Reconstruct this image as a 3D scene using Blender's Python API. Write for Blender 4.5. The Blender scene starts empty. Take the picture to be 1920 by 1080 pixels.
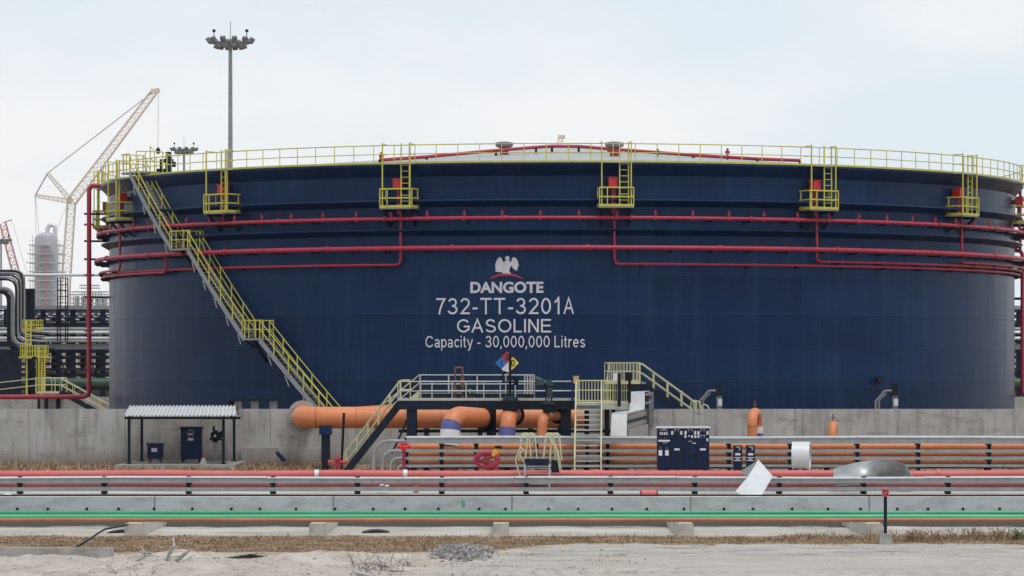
import bpy, bmesh, math, random
from mathutils import Vector, Matrix, noise as mnoise
random.seed(7)
SC = bpy.context.scene
COL = SC.collection
R_ = math.radians

# ------------------------------------------------------------------ camera, sky, sun, exposure
F = 6480.0            # focal length in pixels of a 1920 wide frame
HY = 685.0            # horizon row
CH = 5.0              # eye height
cd = bpy.data.cameras.new('camera'); cam = bpy.data.objects.new('camera', cd); COL.objects.link(cam)
cd.sensor_width = 36.0; cd.lens = 36.0 * F / 1920.0
cd.shift_y = (HY - 540.0) / 1920.0
cd.clip_start = 1.0; cd.clip_end = 20000.0
cam.location = (0, 0, CH); cam.rotation_euler = (R_(90), 0, 0)
SC.camera = cam

SUN_EL, SUN_AZ = 66.0, 150.0        # elevation; compass bearing clockwise from +Y
W = bpy.data.worlds.new("World"); SC.world = W; W.use_nodes = True
nt = W.node_tree; nt.nodes.clear()
def wn(t, **k):
    n = nt.nodes.new(t)
    for a, b in k.items(): setattr(n, a, b)
    return n
sky = wn('ShaderNodeTexSky', sky_type='NISHITA', sun_disc=False, sun_elevation=R_(SUN_EL), sun_rotation=R_(SUN_AZ))
bg1 = wn('ShaderNodeBackground'); bg1.inputs['Strength'].default_value = 0.11
nt.links.new(sky.outputs[0], bg1.inputs['Color'])
tc = wn('ShaderNodeTexCoord'); mp = wn('ShaderNodeMapping'); mp.inputs['Scale'].default_value = (6, 6, 15)
nt.links.new(tc.outputs['Generated'], mp.inputs['Vector'])
nz = wn('ShaderNodeTexNoise'); nz.inputs['Scale'].default_value = 1.1; nz.inputs['Detail'].default_value = 5; nz.inputs['Roughness'].default_value = .5
nt.links.new(mp.outputs[0], nz.inputs['Vector'])
cr = wn('ShaderNodeValToRGB'); cr.color_ramp.elements[0].position = .40; cr.color_ramp.elements[1].position = .60
cr.color_ramp.elements[0].color = (.79, .875, .94, 1); cr.color_ramp.elements[1].color = (.94, .95, .965, 1)
nt.links.new(nz.outputs['Fac'], cr.inputs[0])
bg2 = wn('ShaderNodeBackground'); bg2.inputs['Strength'].default_value = 1.0
nt.links.new(cr.outputs[0], bg2.inputs['Color'])
mx = wn('ShaderNodeMixShader'); mx.inputs[0].default_value = .93
nt.links.new(bg1.outputs[0], mx.inputs[1]); nt.links.new(bg2.outputs[0], mx.inputs[2])
wo = wn('ShaderNodeOutputWorld'); nt.links.new(mx.outputs[0], wo.inputs['Surface'])
ld = bpy.data.lights.new('sun', 'SUN'); ld.energy = 1.5; ld.angle = R_(14); ld.color = (1, .96, .9)
sun = bpy.data.objects.new('sun', ld); COL.objects.link(sun)
az = R_(SUN_AZ); el = R_(SUN_EL)
sdir = Vector((math.sin(az) * math.cos(el), math.cos(az) * math.cos(el), math.sin(el)))
sun.rotation_euler = sdir.to_track_quat('Z', 'Y').to_euler(); sun.location = (0, 0, 80)
SC.view_settings.view_transform = 'Standard'; SC.view_settings.look = 'None'
SC.view_settings.exposure = 0.0; SC.view_settings.gamma = 1.0

# ------------------------------------------------------------------ measuring helpers
def P(px, py, d): return Vector(((px - 960) * d / F, d, CH + (HY - py) * d / F))
def X(px, d): return (px - 960) * d / F
def Z(py, d): return CH + (HY - py) * d / F
TD, TR = 215.6, 28.0                     # tank centre distance, radius
TX = 92 * TD / F
TC = Vector((TX, TD, 0))
def cyl(px, py, r):                       # where a sight line meets a cylinder round the tank axis -> angle, height
    dx = (px - 960) / F; dz = (HY - py) / F
    a = dx * dx + 1; b = -2 * (dx * TX + TD); c = TX * TX + TD * TD - r * r
    q = b * b - 4 * a * c
    t = (-b - math.sqrt(max(q, 0))) / (2 * a)
    return math.atan2(t * dx - TX, TD - t), CH + dz * t
def cp(th, r, z): return Vector((TX + r * math.sin(th), TD - r * math.cos(th), z))
def zf(py, r=TR): return CH + (HY - py) * (TD - r) / F

# ------------------------------------------------------------------ materials
MATS = {}
def mat(name, col, rough=.5, metal=0.0, var=.12, scale=1.5, stretch=(1, 1, 1), bump=0.0, bscale=20, dirt=None, spec=.5, island=False):
    m = bpy.data.materials.new(name); m.use_nodes = True; t = m.node_tree; n = t.nodes; L = t.links
    b = n['Principled BSDF']; b.inputs['Roughness'].default_value = rough; b.inputs['Metallic'].default_value = metal
    b.inputs['Specular IOR Level'].default_value = spec
    co = n.new('ShaderNodeTexCoord'); mp = n.new('ShaderNodeMapping'); mp.inputs['Scale'].default_value = stretch
    L.new(co.outputs['Object'], mp.inputs['Vector'])
    nz = n.new('ShaderNodeTexNoise'); nz.inputs['Scale'].default_value = scale; nz.inputs['Detail'].default_value = 6; nz.inputs['Roughness'].default_value = .6
    L.new(mp.outputs[0], nz.inputs['Vector'])
    r = n.new('ShaderNodeValToRGB'); e = r.color_ramp.elements
    e[0].position = .3; e[1].position = .7
    e[0].color = tuple(c * (1 - var) for c in col) + (1,); e[1].color = tuple(min(1, c * (1 + var)) for c in col) + (1,)
    L.new(nz.outputs['Fac'], r.inputs[0]); out = r.outputs[0]
    if island:
        g = n.new('ShaderNodeNewGeometry'); h = n.new('ShaderNodeHueSaturation')
        mr = n.new('ShaderNodeMapRange'); mr.inputs['To Min'].default_value = .55; mr.inputs['To Max'].default_value = 1.5
        L.new(g.outputs['Random Per Island'], mr.inputs['Value']); L.new(mr.outputs[0], h.inputs['Value'])
        L.new(out, h.inputs['Color']); out = h.outputs[0]
    if dirt:
        dc, amt, ds = dirt[:3]; dstr = dirt[3] if len(dirt) > 3 else (1, 1, 1)
        mp2 = n.new('ShaderNodeMapping'); mp2.inputs['Scale'].default_value = dstr; mp2.inputs['Location'].default_value = (3.1, 7.7, 1.3)
        L.new(co.outputs['Object'], mp2.inputs['Vector'])
        n2 = n.new('ShaderNodeTexNoise'); n2.inputs['Scale'].default_value = ds; n2.inputs['Detail'].default_value = 8; n2.inputs['Roughness'].default_value = .65
        L.new(mp2.outputs[0], n2.inputs['Vector'])
        r2 = n.new('ShaderNodeMapRange'); r2.inputs['From Min'].default_value = .52; r2.inputs['From Max'].default_value = .72; r2.inputs['To Max'].default_value = amt
        L.new(n2.outputs['Fac'], r2.inputs['Value'])
        x = n.new('ShaderNodeMix'); x.data_type = 'RGBA'
        L.new(r2.outputs[0], x.inputs['Factor']); L.new(out, x.inputs['A']); x.inputs['B'].default_value = tuple(dc) + (1,)
        out = x.outputs['Result']
    L.new(out, b.inputs['Base Color'])
    if bump:
        n3 = n.new('ShaderNodeTexNoise'); n3.inputs['Scale'].default_value = bscale; n3.inputs['Detail'].default_value = 5
        L.new(co.outputs['Object'], n3.inputs['Vector'])
        bp = n.new('ShaderNodeBump'); bp.inputs['Strength'].default_value = bump; bp.inputs['Distance'].default_value = .05
        L.new(n3.outputs['Fac'], bp.inputs['Height']); L.new(bp.outputs[0], b.inputs['Normal'])
    m['out'] = 0
    MATS[name] = m
    return m
GREYD = (.09, .085, .08)
NAVY = mat('navy_steel', (.010, .017, .034), .5, var=.25, spec=.16, dirt=((.06, .06, .06), .25, 3))
NAVYB = mat('navy_blue_paint', (.008, .024, .080), .45, var=.2, spec=.18, dirt=((.05, .06, .09), .3, 2))
BLACKM = mat('black_steel', (.009, .010, .013), .55, var=.2, spec=.14)
RED = mat('red_pipe_paint', (.36, .020, .050), .46, var=.16, scale=.8, dirt=((.28, .07, .08), .35, .6))
REDF = mat('faded_red_pipe_paint', (.55, .115, .110), .5, var=.12, scale=.5, dirt=((.55, .25, .21), .45, .8, (.3, 1, 1)))
REDB = mat('bright_red_paint', (.52, .02, .025), .4, var=.15)
CRIM = mat('crimson_paint', (.30, .010, .045), .4, var=.2)
ORANGE = mat('orange_pipe_paint', (.60, .20, .078), .45, var=.14, scale=.7, dirt=((.36, .17, .09), .4, .7, (.5, 1, 1)))
ORANGED = mat('worn_orange_pipe_paint', (.40, .150, .070), .5, var=.25, scale=.6, dirt=((.24, .13, .08), .6, .6, (.25, 1, 1)))
YEL = mat('yellow_paint', (.52, .48, .070), .45, var=.12)
YEL2 = mat('amber_paint', (.75, .36, .03), .45, var=.12)
CREAM = mat('cream_rail_paint', (.52, .50, .30), .5, var=.15)
PALE = mat('pale_grey_rail_paint', (.42, .44, .40), .5, var=.15)
GALV = mat('galvanised_steel', (.275, .29, .305), .5, .3, var=.15, scale=3, dirt=((.16, .16, .165), .5, 1.2))
GALVL = mat('bright_galvanised_sheet', (.62, .64, .66), .42, .25, var=.08, scale=2, dirt=((.4, .41, .42), .5, 1))
WHITE = mat('white_paint', (.66, .67, .68), .5, var=.05, scale=3, dirt=((.45, .45, .45), .5, 2.5))
LETTER = mat('letter_paint', (.60, .60, .66), .5, var=.06, scale=2)
BLUEB = mat('violet_blue_band', (.085, .095, .27), .55, var=.15, scale=3)
GREENP = mat('green_pipe_paint', (.07, .42, .23), .38, var=.08, scale=.4, dirt=((.13, .42, .28), .5, .5, (.3, 1, 1)))
GREEND = mat('deep_green_pipe_paint', (.035, .30, .15), .38, var=.1, scale=.4)
DKGREEN = mat('dark_green_pipe', (.04, .09, .06), .5)
REDL = mat('shaded_red_pipe_paint', (.23, .050, .052), .55, var=.2, scale=.5, dirt=((.20, .10, .08), .5, .8, (.3, 1, 1)))  # darker red holds the shade falling on the lower main
CONC = mat('concrete_block', (.33, .32, .30), .9, var=.22, scale=2.5, bump=.5, bscale=25, dirt=((.12, .115, .10), .6, 1.6))
RUST = mat('rusty_steel', (.16, .07, .04), .8, var=.3)
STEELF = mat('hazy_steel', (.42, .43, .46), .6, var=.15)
DULLGREY = mat('dull_grey_steel', (.17, .175, .185), .55, var=.2)
SLEEP = mat('sleeper_concrete', (.46, .44, .40), .9, var=.2, scale=3, bump=.5, bscale=25, dirt=((.17, .16, .14), .6, 2.2, (1.5, 1, .4)))
WOOD = mat('dead_wood', (.38, .365, .34), .9, var=.3, scale=6)
TWIG = mat('dark_twig', (.10, .085, .07), .9, var=.3, scale=6)
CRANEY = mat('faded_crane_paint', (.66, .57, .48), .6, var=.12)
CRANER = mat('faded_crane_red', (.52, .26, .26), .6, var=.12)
BLUESIGN = mat('sign_blue', (.02, .16, .52), .5, var=.05); REDSIGN = mat('sign_red', (.46, .025, .05), .5, var=.05)
YELSIGN = mat('sign_yellow', (.72, .66, .08), .5, var=.05); DARKINK = mat('dark_ink', (.02, .018, .02), .5)
ROOFM = mat('grey_roof_paint', (.34, .36, .37), .6, var=.08, scale=.4)

# ------------------------------------------------------------------ mesh builder
class MB:
    def __init__(s): s.v = []; s.f = []
    def add(s, vs, fs):
        o = len(s.v); s.v += [Vector(v) for v in vs]; s.f += [tuple(i + o for i in f) for f in fs]; return s
    def box(s, c, d, rz=0.0, m=None):
        x, y, z = d[0] / 2, d[1] / 2, d[2] / 2
        vs = [Vector((a * x, b * y, e * z)) for a in (-1, 1) for b in (-1, 1) for e in (-1, 1)]
        if rz: vs = [Matrix.Rotation(rz, 3, 'Z') @ v for v in vs]
        if m: vs = [m @ v for v in vs]
        c = Vector(c)
        return s.add([v + c for v in vs], [(0, 1, 3, 2), (4, 6, 7, 5), (0, 4, 5, 1), (2, 3, 7, 6), (0, 2, 6, 4), (1, 5, 7, 3)])
    def bx(s, x0, x1, y0, y1, z0, z1): return s.box(((x0 + x1) / 2, (y0 + y1) / 2, (z0 + z1) / 2), (abs(x1 - x0), abs(y1 - y0), abs(z1 - z0)))
    def bar(s, p, q, w, h=None):
        p = Vector(p); q = Vector(q); h = h or w; d = (q - p)
        if d.length < 1e-6: return s
        d.normalize(); u = Vector((0, 0, 1)) if abs(d.z) < .98 else Vector((0, 1, 0))
        a = d.cross(u).normalized() * w / 2; b = a.cross(d).normalized() * h / 2
        vs = [p - a - b, p + a - b, p + a + b, p - a + b, q - a - b, q + a - b, q + a + b, q - a + b]
        return s.add(vs, [(0, 1, 2, 3), (7, 6, 5, 4), (0, 4, 5, 1), (1, 5, 6, 2), (2, 6, 7, 3), (3, 7, 4, 0)])
    def tube(s, pts, r, n=8, caps=True, closed=False):
        pts = [Vector(p) for p in pts]; k = len(pts); rs = r if isinstance(r, (list, tuple)) else [r] * k
        tg = []
        for i in range(k):
            a = pts[i] - pts[i - 1] if i else pts[1] - pts[0]
            b = pts[i + 1] - pts[i] if i < k - 1 else a
            t = a.normalized() + b.normalized()
            tg.append(t.normalized() if t.length > 1e-6 else b.normalized())
        u = tg[0].orthogonal().normalized(); vs = []; fs = []
        for i in range(k):
            u = (u - tg[i] * u.dot(tg[i]))
            u = u.normalized() if u.length > 1e-6 else tg[i].orthogonal().normalized()
            w = tg[i].cross(u)
            for j in range(n):
                a = 2 * math.pi * j / n
                vs.append(pts[i] + (u * math.cos(a) + w * math.sin(a)) * rs[i])
        for i in range(k - 1):
            for j in range(n):
                j2 = (j + 1) % n
                fs.append((i * n + j, i * n + j2, (i + 1) * n + j2, (i + 1) * n + j))
        if caps: fs.append(tuple(range(n - 1, -1, -1))); fs.append(tuple((k - 1) * n + j for j in range(n)))
        return s.add(vs, fs)
    def lathe(s, prof, c, n=32, a0=0.0, a1=2 * math.pi, axis='Z'):
        # prof: (radius, height) pairs turned round the axis at c
        full = abs(a1 - a0 - 2 * math.pi) < 1e-6; m = n if full else n + 1; c = Vector(c); vs = []; fs = []
        for i in range(m):
            a = a0 + (a1 - a0) * i / n
            for r, h in prof:
                x, y = r * math.sin(a), -r * math.cos(a)
                vs.append(c + (Vector((x, y, h)) if axis == 'Z' else Vector((h, x, y)) if axis == 'X' else Vector((x, h, y))))
        k = len(prof)
        for i in range(n):
            i2 = (i + 1) % m
            for j in range(k - 1): fs.append((i * k + j, i2 * k + j, i2 * k + j + 1, i * k + j + 1))
        return s.add(vs, fs)
    def prism(s, poly, off):                     # poly: 3D points of a flat outline; off: thickness vector
        n = len(poly); off = Vector(off)
        vs = [Vector(p) for p in poly] + [Vector(p) + off for p in poly]
        return s.add(vs, [tuple(range(n)), tuple(range(2 * n - 1, n - 1, -1))] + [(i, i + n, (i + 1) % n + n, (i + 1) % n) for i in range(n)])
    def build(s, name, material, parent=None, smooth=None, loc=None):
        me = bpy.data.meshes.new(name)
        if parent is None:
            if loc is None:
                xs = [v.x for v in s.v]; ys = [v.y for v in s.v]; zs = [v.z for v in s.v]
                loc = Vector(((min(xs) + max(xs)) / 2, (min(ys) + max(ys)) / 2, min(zs)))
            off = Vector(loc)
        else:
            off = ROOT[parent.name]
        me.from_pydata([v - off for v in s.v], [], s.f); me.materials.append(material)
        if material is not None:
            b = bmesh.new(); b.from_mesh(me); bmesh.ops.recalc_face_normals(b, faces=b.faces); b.to_mesh(me); b.free()
        if smooth:
            me.polygons.foreach_set('use_smooth', [True] * len(me.polygons)); me.set_sharp_from_angle(angle=R_(smooth))
        o = bpy.data.objects.new(name, me); COL.objects.link(o)
        if parent is None: o.location = off
        else: o.parent = parent
        ROOT[o.name] = off
        return o
ROOT = {}
def tag(o, label=None, cat=None, group=None, kind=None):
    if label: o['label'] = label
    if cat: o['category'] = cat
    if group: o['group'] = group
    if kind: o['kind'] = kind
    return o
def thing(name, label, cat, loc=(0, 0, 0), group=None):
    o = bpy.data.objects.new(name, None); COL.objects.link(o); o.location = loc; o.empty_display_size = .3
    ROOT[o.name] = Vector(loc)
    return tag(o, label, cat, group)
def arc_pts(t0, t1, r, z, n=40): return [cp(t0 + (t1 - t0) * i / n, r, z) for i in range(n + 1)]
def rnd(pts, r, n=6):                              # round the corners of a path
    pts = [Vector(p) for p in pts]; out = [pts[0]]
    for i in range(1, len(pts) - 1):
        a, b, c = pts[i - 1], pts[i], pts[i + 1]
        k = min(r, (a - b).length * .49, (c - b).length * .49)
        p = b + (a - b).normalized() * k; q = b + (c - b).normalized() * k
        for j in range(n + 1):
            t = j / n; out.append(p * (1 - t) ** 2 + b * 2 * t * (1 - t) + q * t * t)
    out.append(pts[-1]); return out
def flange(mb, p, d, r, t=.06, n=20):
    p = Vector(p); d = Vector(d).normalized(); mb.tube([p - d * t / 2, p + d * t / 2], r, n)
def resample(path, step):
    out = []
    path = [Vector(p) for p in path]
    L = sum((path[i + 1] - path[i]).length for i in range(len(path) - 1)); n = max(1, round(L / step))
    for k in range(n + 1):
        t = L * k / n; i = 0
        while i < len(path) - 2 and t > (path[i + 1] - path[i]).length: t -= (path[i + 1] - path[i]).length; i += 1
        l = (path[i + 1] - path[i]).length; out.append(path[i].lerp(path[i + 1], min(1, t / l)))
    return out
def railing(mb, path, h=1.0, r=.025, step=1.3, mids=(.5,), pr=None, n=6):
    up = Vector((0, 0, 1)); path = [Vector(p) for p in path]
    for k in (1.0,) + tuple(mids): mb.tube([p + up * h * k for p in path], r, n)
    for p in resample(path, step): mb.tube([p, p + up * h], pr or r, n)
    return mb
def lattice(mb, p, q, w0, w1, n, r=.06, dr=None, side=Vector((0, 1, 0))):
    p = Vector(p); q = Vector(q); d = (q - p).normalized(); a = d.cross(side).normalized(); b = side; dr = dr or r * .55
    def c(t, i):
        w = (w0 + (w1 - w0) * t) / 2; s = [(-1, -1), (1, -1), (1, 1), (-1, 1)][i % 4]
        return p.lerp(q, t) + a * s[0] * w + b * s[1] * w
    for i in range(4): mb.bar(c(0, i), c(1, i), r)
    for k in range(n):
        for i in range(4):
            mb.bar(c(k / n, i), c((k + 1) / n, i + 1), dr); mb.bar(c(k / n, i), c(k / n, i + 1), dr)
    return mb
# ------------------------------------------------------------------ special surface materials
class NG:                                           # terse node graph helper
    def __init__(s, name, rough=.5, spec=.5):
        s.m = bpy.data.materials.new(name); s.m.use_nodes = True; s.t = s.m.node_tree
        s.b = s.t.nodes['Principled BSDF']; s.b.inputs['Roughness'].default_value = rough; s.b.inputs['Specular IOR Level'].default_value = spec
        s.co = s.n('ShaderNodeTexCoord').outputs['Object']
        MATS[name] = s.m
    def n(s, t, **k):
        x = s.t.nodes.new(t)
        for a, b in k.items(): setattr(x, a, b)
        return x
    def put(s, sock, v):
        if hasattr(v, 'is_output'): s.t.links.new(v, sock)
        elif isinstance(v, tuple) and len(v) == 3 and sock.type == 'RGBA': sock.default_value = v + (1,)
        else: sock.default_value = v
    def math(s, op, a, b=0.0, c=None):
        x = s.n('ShaderNodeMath', operation=op); s.put(x.inputs[0], a); s.put(x.inputs[1], b)
        if c is not None: s.put(x.inputs[2], c)
        return x.outputs[0]
    def xyz(s, v):
        x = s.n('ShaderNodeSeparateXYZ'); s.put(x.inputs[0], v); return x.outputs
    def vec(s, a, b, c):
        x = s.n('ShaderNodeCombineXYZ'); s.put(x.inputs[0], a); s.put(x.inputs[1], b); s.put(x.inputs[2], c); return x.outputs[0]
    def scale(s, v, sc, loc=(0, 0, 0)):
        x = s.n('ShaderNodeMapping'); s.put(x.inputs['Vector'], v); x.inputs['Scale'].default_value = sc; x.inputs['Location'].default_value = loc; return x.outputs[0]
    def noise(s, v, sc=1.0, det=6, ro=.6):
        x = s.n('ShaderNodeTexNoise'); s.put(x.inputs['Vector'], v); x.inputs['Scale'].default_value = sc; x.inputs['Detail'].default_value = det; x.inputs['Roughness'].default_value = ro; return x.outputs['Fac']
    def step(s, v, a, b, lo=0.0, hi=1.0):
        x = s.n('ShaderNodeMapRange', interpolation_type='SMOOTHSTEP'); s.put(x.inputs['Value'], v)
        for k, q in (('From Min', a), ('From Max', b), ('To Min', lo), ('To Max', hi)): s.put(x.inputs[k], q)
        return x.outputs[0]
    def mix(s, f, a, b, mode='MIX'):
        x = s.n('ShaderNodeMix', data_type='RGBA', blend_type=mode); s.put(x.inputs['Factor'], f); s.put(x.inputs['A'], a); s.put(x.inputs['B'], b); return x.outputs['Result']
    def brick(s, v, w, h, mortar, c1, c2, cm, off=.5):
        x = s.n('ShaderNodeTexBrick', offset=off); s.put(x.inputs['Vector'], v)
        for k, q in (('Scale', 1.0), ('Brick Width', w), ('Row Height', h), ('Mortar Size', mortar), ('Mortar Smooth', .3), ('Color1', c1), ('Color2', c2), ('Mortar', cm)): s.put(x.inputs[k], q)
        return x.outputs['Color']
    def bump(s, h, st=.3, dist=.05):
        x = s.n('ShaderNodeBump'); s.put(x.inputs['Height'], h); x.inputs['Strength'].default_value = st; x.inputs['Distance'].default_value = dist
        s.t.links.new(x.outputs[0], s.b.inputs['Normal'])
    def done(s, col, rough=None):
        s.put(s.b.inputs['Base Color'], col)
        if rough is not None: s.put(s.b.inputs['Roughness'], rough)
        return s.m

g = NG('tank_shell_paint', .38, .13)
x, y, z = g.xyz(g.co)
u = g.math('MULTIPLY', g.math('ARCTAN2', x, g.math('MULTIPLY', y, -1.0)), TR)
uz = g.vec(u, z, 0.0)
base = g.brick(g.scale(uz, (1, 1, 1), (0, .35, 0)), 9.0, 2.05, .016, (.0028, .0180, .065), (.0052, .0265, .086), (.0105, .035, .098))
st = g.noise(g.scale(uz, (.9, .05, 1)), 1.3, 8, .7)
base = g.mix(g.step(st, .46, .74, 0, .6), base, (.022, .052, .115))
base = g.mix(g.step(g.noise(g.scale(uz, (.35, .35, 1), (2, 8, 0)), 1.0, 8, .75), .5, .72, 0, .5), base, (.010, .039, .096))
bl = g.noise(g.scale(uz, (.12, .25, 1)), 1.0, 5, .6)
base = g.mix(g.step(bl, .45, .75, 0, .45), base, (.005, .0145, .048))
rust = g.noise(g.scale(uz, (.5, 1.4, 1), (9, 3, 0)), .5, 7, .7)
base = g.mix(g.math('MULTIPLY', g.step(rust, .66, .8, 0, .35), g.step(z, 1.0, 5.0, 1.0, 0.0)), base, (.10, .03, .05))
g.bump(g.noise(uz, .25, 3), .25, .08)
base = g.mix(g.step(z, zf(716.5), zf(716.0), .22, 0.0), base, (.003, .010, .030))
g.b.inputs['Coat Weight'].default_value = .28; g.b.inputs['Coat IOR'].default_value = 1.22; g.b.inputs['Coat Roughness'].default_value = .22
SHELL = g.done(base, g.step(st, .3, .8, .34, .55))

g = NG('wall_concrete', .92, .25)
x, y, z = g.xyz(g.co)
xz = g.vec(g.math('ADD', x, y), z, 0.0)
base = g.brick(xz, 2.44, 3.2, .022, (.47, .465, .45), (.40, .395, .385), (.23, .225, .22), 0.0)
base = g.mix(g.step(g.noise(g.scale(xz, (.5, 1.3, 1), (7, 1, 0)), 1.1, 9, .72), .52, .68, 0, .75), base, (.17, .16, .15))
base = g.mix(g.step(g.noise(g.scale(xz, (.9, .5, 1)), .9, 8, .65), .35, .7, 0, .8), base, (.30, .285, .265))
base = g.mix(g.step(g.noise(g.scale(xz, (2.6, .16, 1)), 1.5, 8, .7), .48, .72, 0, .75), base, (.16, .155, .15))
base = g.mix(g.step(g.noise(xz, 2.2, 9, .75), .6, .74, 0, .6), base, (.60, .59, .57))
base = g.mix(g.step(g.noise(g.scale(xz, (1, 1, 1), (5, 2, 0)), 1.6, 4, .6), .64, .72, 0, .55), base, (.10, .095, .085))
base = g.mix(g.step(g.math('ADD', z, g.math('MULTIPLY', g.noise(xz, 1.4, 6), .8)), .4, 1.3, .65, 0.0), base, (.17, .14, .11))
vo = g.n('ShaderNodeTexVoronoi'); vo.inputs['Scale'].default_value = .82; vo.inputs['Randomness'].default_value = .02
g.put(vo.inputs['Vector'], g.vec(g.math('ADD', x, y), 0.6, g.math('ADD', z, .2)))
base = g.mix(g.step(vo.outputs['Distance'], .045, .085, .8, 0.0), base, (.07, .07, .065))
g.bump(g.noise(xz, 6, 8, .7), .35, .03)
WALLM = g.done(base)

g = NG('beam_concrete', .9, .3)
x, y, z = g.xyz(g.co); xz = g.vec(x, z, y)
base = g.brick(g.vec(x, g.math('ADD', z, 5.0), 0.0), 6.1, 20.0, .03, (.53, .565, .575), (.48, .515, .53), (.22, .22, .22), 0.0)
base = g.mix(g.step(g.noise(g.scale(xz, (.7, 1.6, 1)), 1.2, 8, .7), .42, .7, 0, .6), base, (.25, .265, .27))
base = g.mix(g.step(g.noise(g.scale(xz, (3, 2.6, 1)), 2.2, 9, .8), .54, .7, 0, .7), base, (.60, .61, .60))
base = g.mix(g.step(g.noise(g.scale(xz, (4, 3, 1), (2, 2, 2)), 2.6, 6, .7), .70, .76, 0, .5), base, (.17, .18, .18))
g.bump(g.noise(xz, 12, 6), .3, .02)
BEAMM = g.done(base)

g = NG('ground_soil', .95, .2)
x, y, z = g.xyz(g.co)
base = g.mix(g.step(g.noise(g.co, .35, 8, .65), .35, .65), (.55, .515, .475), (.44, .40, .36))
base = g.mix(g.step(g.noise(g.scale(g.co, (.22, 1.1, 1)), .9, 9, .75), .46, .64, 0, .75), base, (.25, .225, .195))
base = g.mix(g.step(g.noise(g.scale(g.co, (1, 1, 1), (3, 9, 0)), 2.4, 9, .75), .58, .72, 0, .6), base, (.17, .15, .125))
base = g.mix(g.math('MULTIPLY', g.step(g.math('ADD', y, g.math('MULTIPLY', g.math('SUBTRACT', g.noise(g.scale(g.co, (.5, .8, 1)), 1.0, 7, .7), .5), 4.5)), 106.6, 107.4), g.step(y, 118.2, 118.0)), base, (.055, .05, .045))  # deep shadow beneath the pipes blended into the ground colour as a dark band
so = g.math('ADD', y, g.math('MULTIPLY', g.noise(g.scale(g.co, (.25, .5, 1)), 1.0, 8, .7), 14.0))
soil = g.mix(g.step(g.noise(g.co, 1.6, 8, .75), .35, .68), (.125, .075, .048), (.33, .26, .20))
base = g.mix(g.step(so, 163.5, 167.0), base, soil)
base = g.mix(g.step(y, 260.0, 300.0), base, (.30, .25, .20))
g.bump(g.noise(g.co, 3.0, 8, .7), .6, .08)
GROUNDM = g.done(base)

g = NG('yard_sand', .95, .2)
x, y, z = g.xyz(g.co)
n1 = g.noise(g.co, .55, 8, .68); n2 = g.noise(g.scale(g.co, (.6, 1, 1), (4, 4, 0)), 2.3, 9, .75)
sand = g.mix(g.step(n1, .35, .66), (.43, .385, .34), (.55, .505, .46))
sand = g.mix(g.step(g.noise(g.scale(g.co, (.7, 1.3, 1)), 1.5, 9, .75), .46, .66, 0, .75), sand, (.27, .225, .185))
sand = g.mix(g.step(n2, .56, .74, 0, .7), sand, (.24, .20, .16))
road = g.mix(g.step(g.noise(g.scale(g.co, (.25, .8, 1)), 1.0, 8, .65), .35, .68), (.41, .385, .355), (.50, .475, .445))
wv = g.n('ShaderNodeTexWave', wave_type='RINGS', rings_direction='Z'); wv.inputs['Scale'].default_value = .55; wv.inputs['Distortion'].default_value = 3.0; wv.inputs['Detail'].default_value = 3
g.put(wv.inputs['Vector'], g.scale(g.co, (1, 1, 1), (-6.5, -83.0, 0)))
road = g.mix(g.step(wv.outputs['Fac'], .6, .95, 0, .4), road, (.30, .275, .245))
road = g.mix(g.step(g.noise(g.scale(g.co, (.8, 1.4, 1), (6, 1, 0)), 1.8, 9, .78), .5, .68, 0, .55), road, (.30, .275, .245))
ash = g.math('MULTIPLY', g.step(g.noise(g.scale(g.co, (.35, 1.6, 1), (2, 0, 0)), 1.2, 9, .75), .5, .62), g.math('MULTIPLY', g.step(y, 88.0, 91.5), g.step(y, 95.6, 94.0)))
road = g.mix(g.math('MULTIPLY', ash, .85), road, (.17, .165, .165))
wob = g.math('MULTIPLY', g.math('SUBTRACT', g.noise(g.co, .9, 7, .7), .5), 3.4)
rd = g.math('ADD', g.math('SUBTRACT', g.math('MULTIPLY', g.math('SUBTRACT', 95.0, y), .25), g.math('MULTIPLY', x, -1.0)), wob)
base = g.mix(g.step(rd, .6, 1.6), sand, road)
gb = g.math('ADD', 91.6, g.step(x, -2.0, 2.2, 0.0, 4.6))
gm = g.step(g.math('SUBTRACT', g.math('ADD', y, g.math('MULTIPLY', wob, .55)), gb), -.3, .7)
gr = g.mix(g.step(g.noise(g.scale(g.co, (.5, 1.2, 1)), 1.5, 9, .8), .36, .66), (.105, .070, .043), (.38, .28, .19))
base = g.mix(g.math('MULTIPLY', gm, g.step(g.math('ADD', y, g.math('MULTIPLY', wob, .3)), 101.0, 100.0)), base, gr)
sp = g.n('ShaderNodeTexVoronoi'); sp.inputs['Scale'].default_value = 4.5; g.put(sp.inputs['Vector'], g.co)
base = g.mix(g.math('MULTIPLY', g.step(sp.outputs['Distance'], .06, .12, .7, 0.0), g.step(n1, .42, .5)), base, (.16, .15, .14))
g.bump(g.noise(g.co, 5.0, 9, .75), .8, .07)
YARDM = g.done(base)

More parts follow.
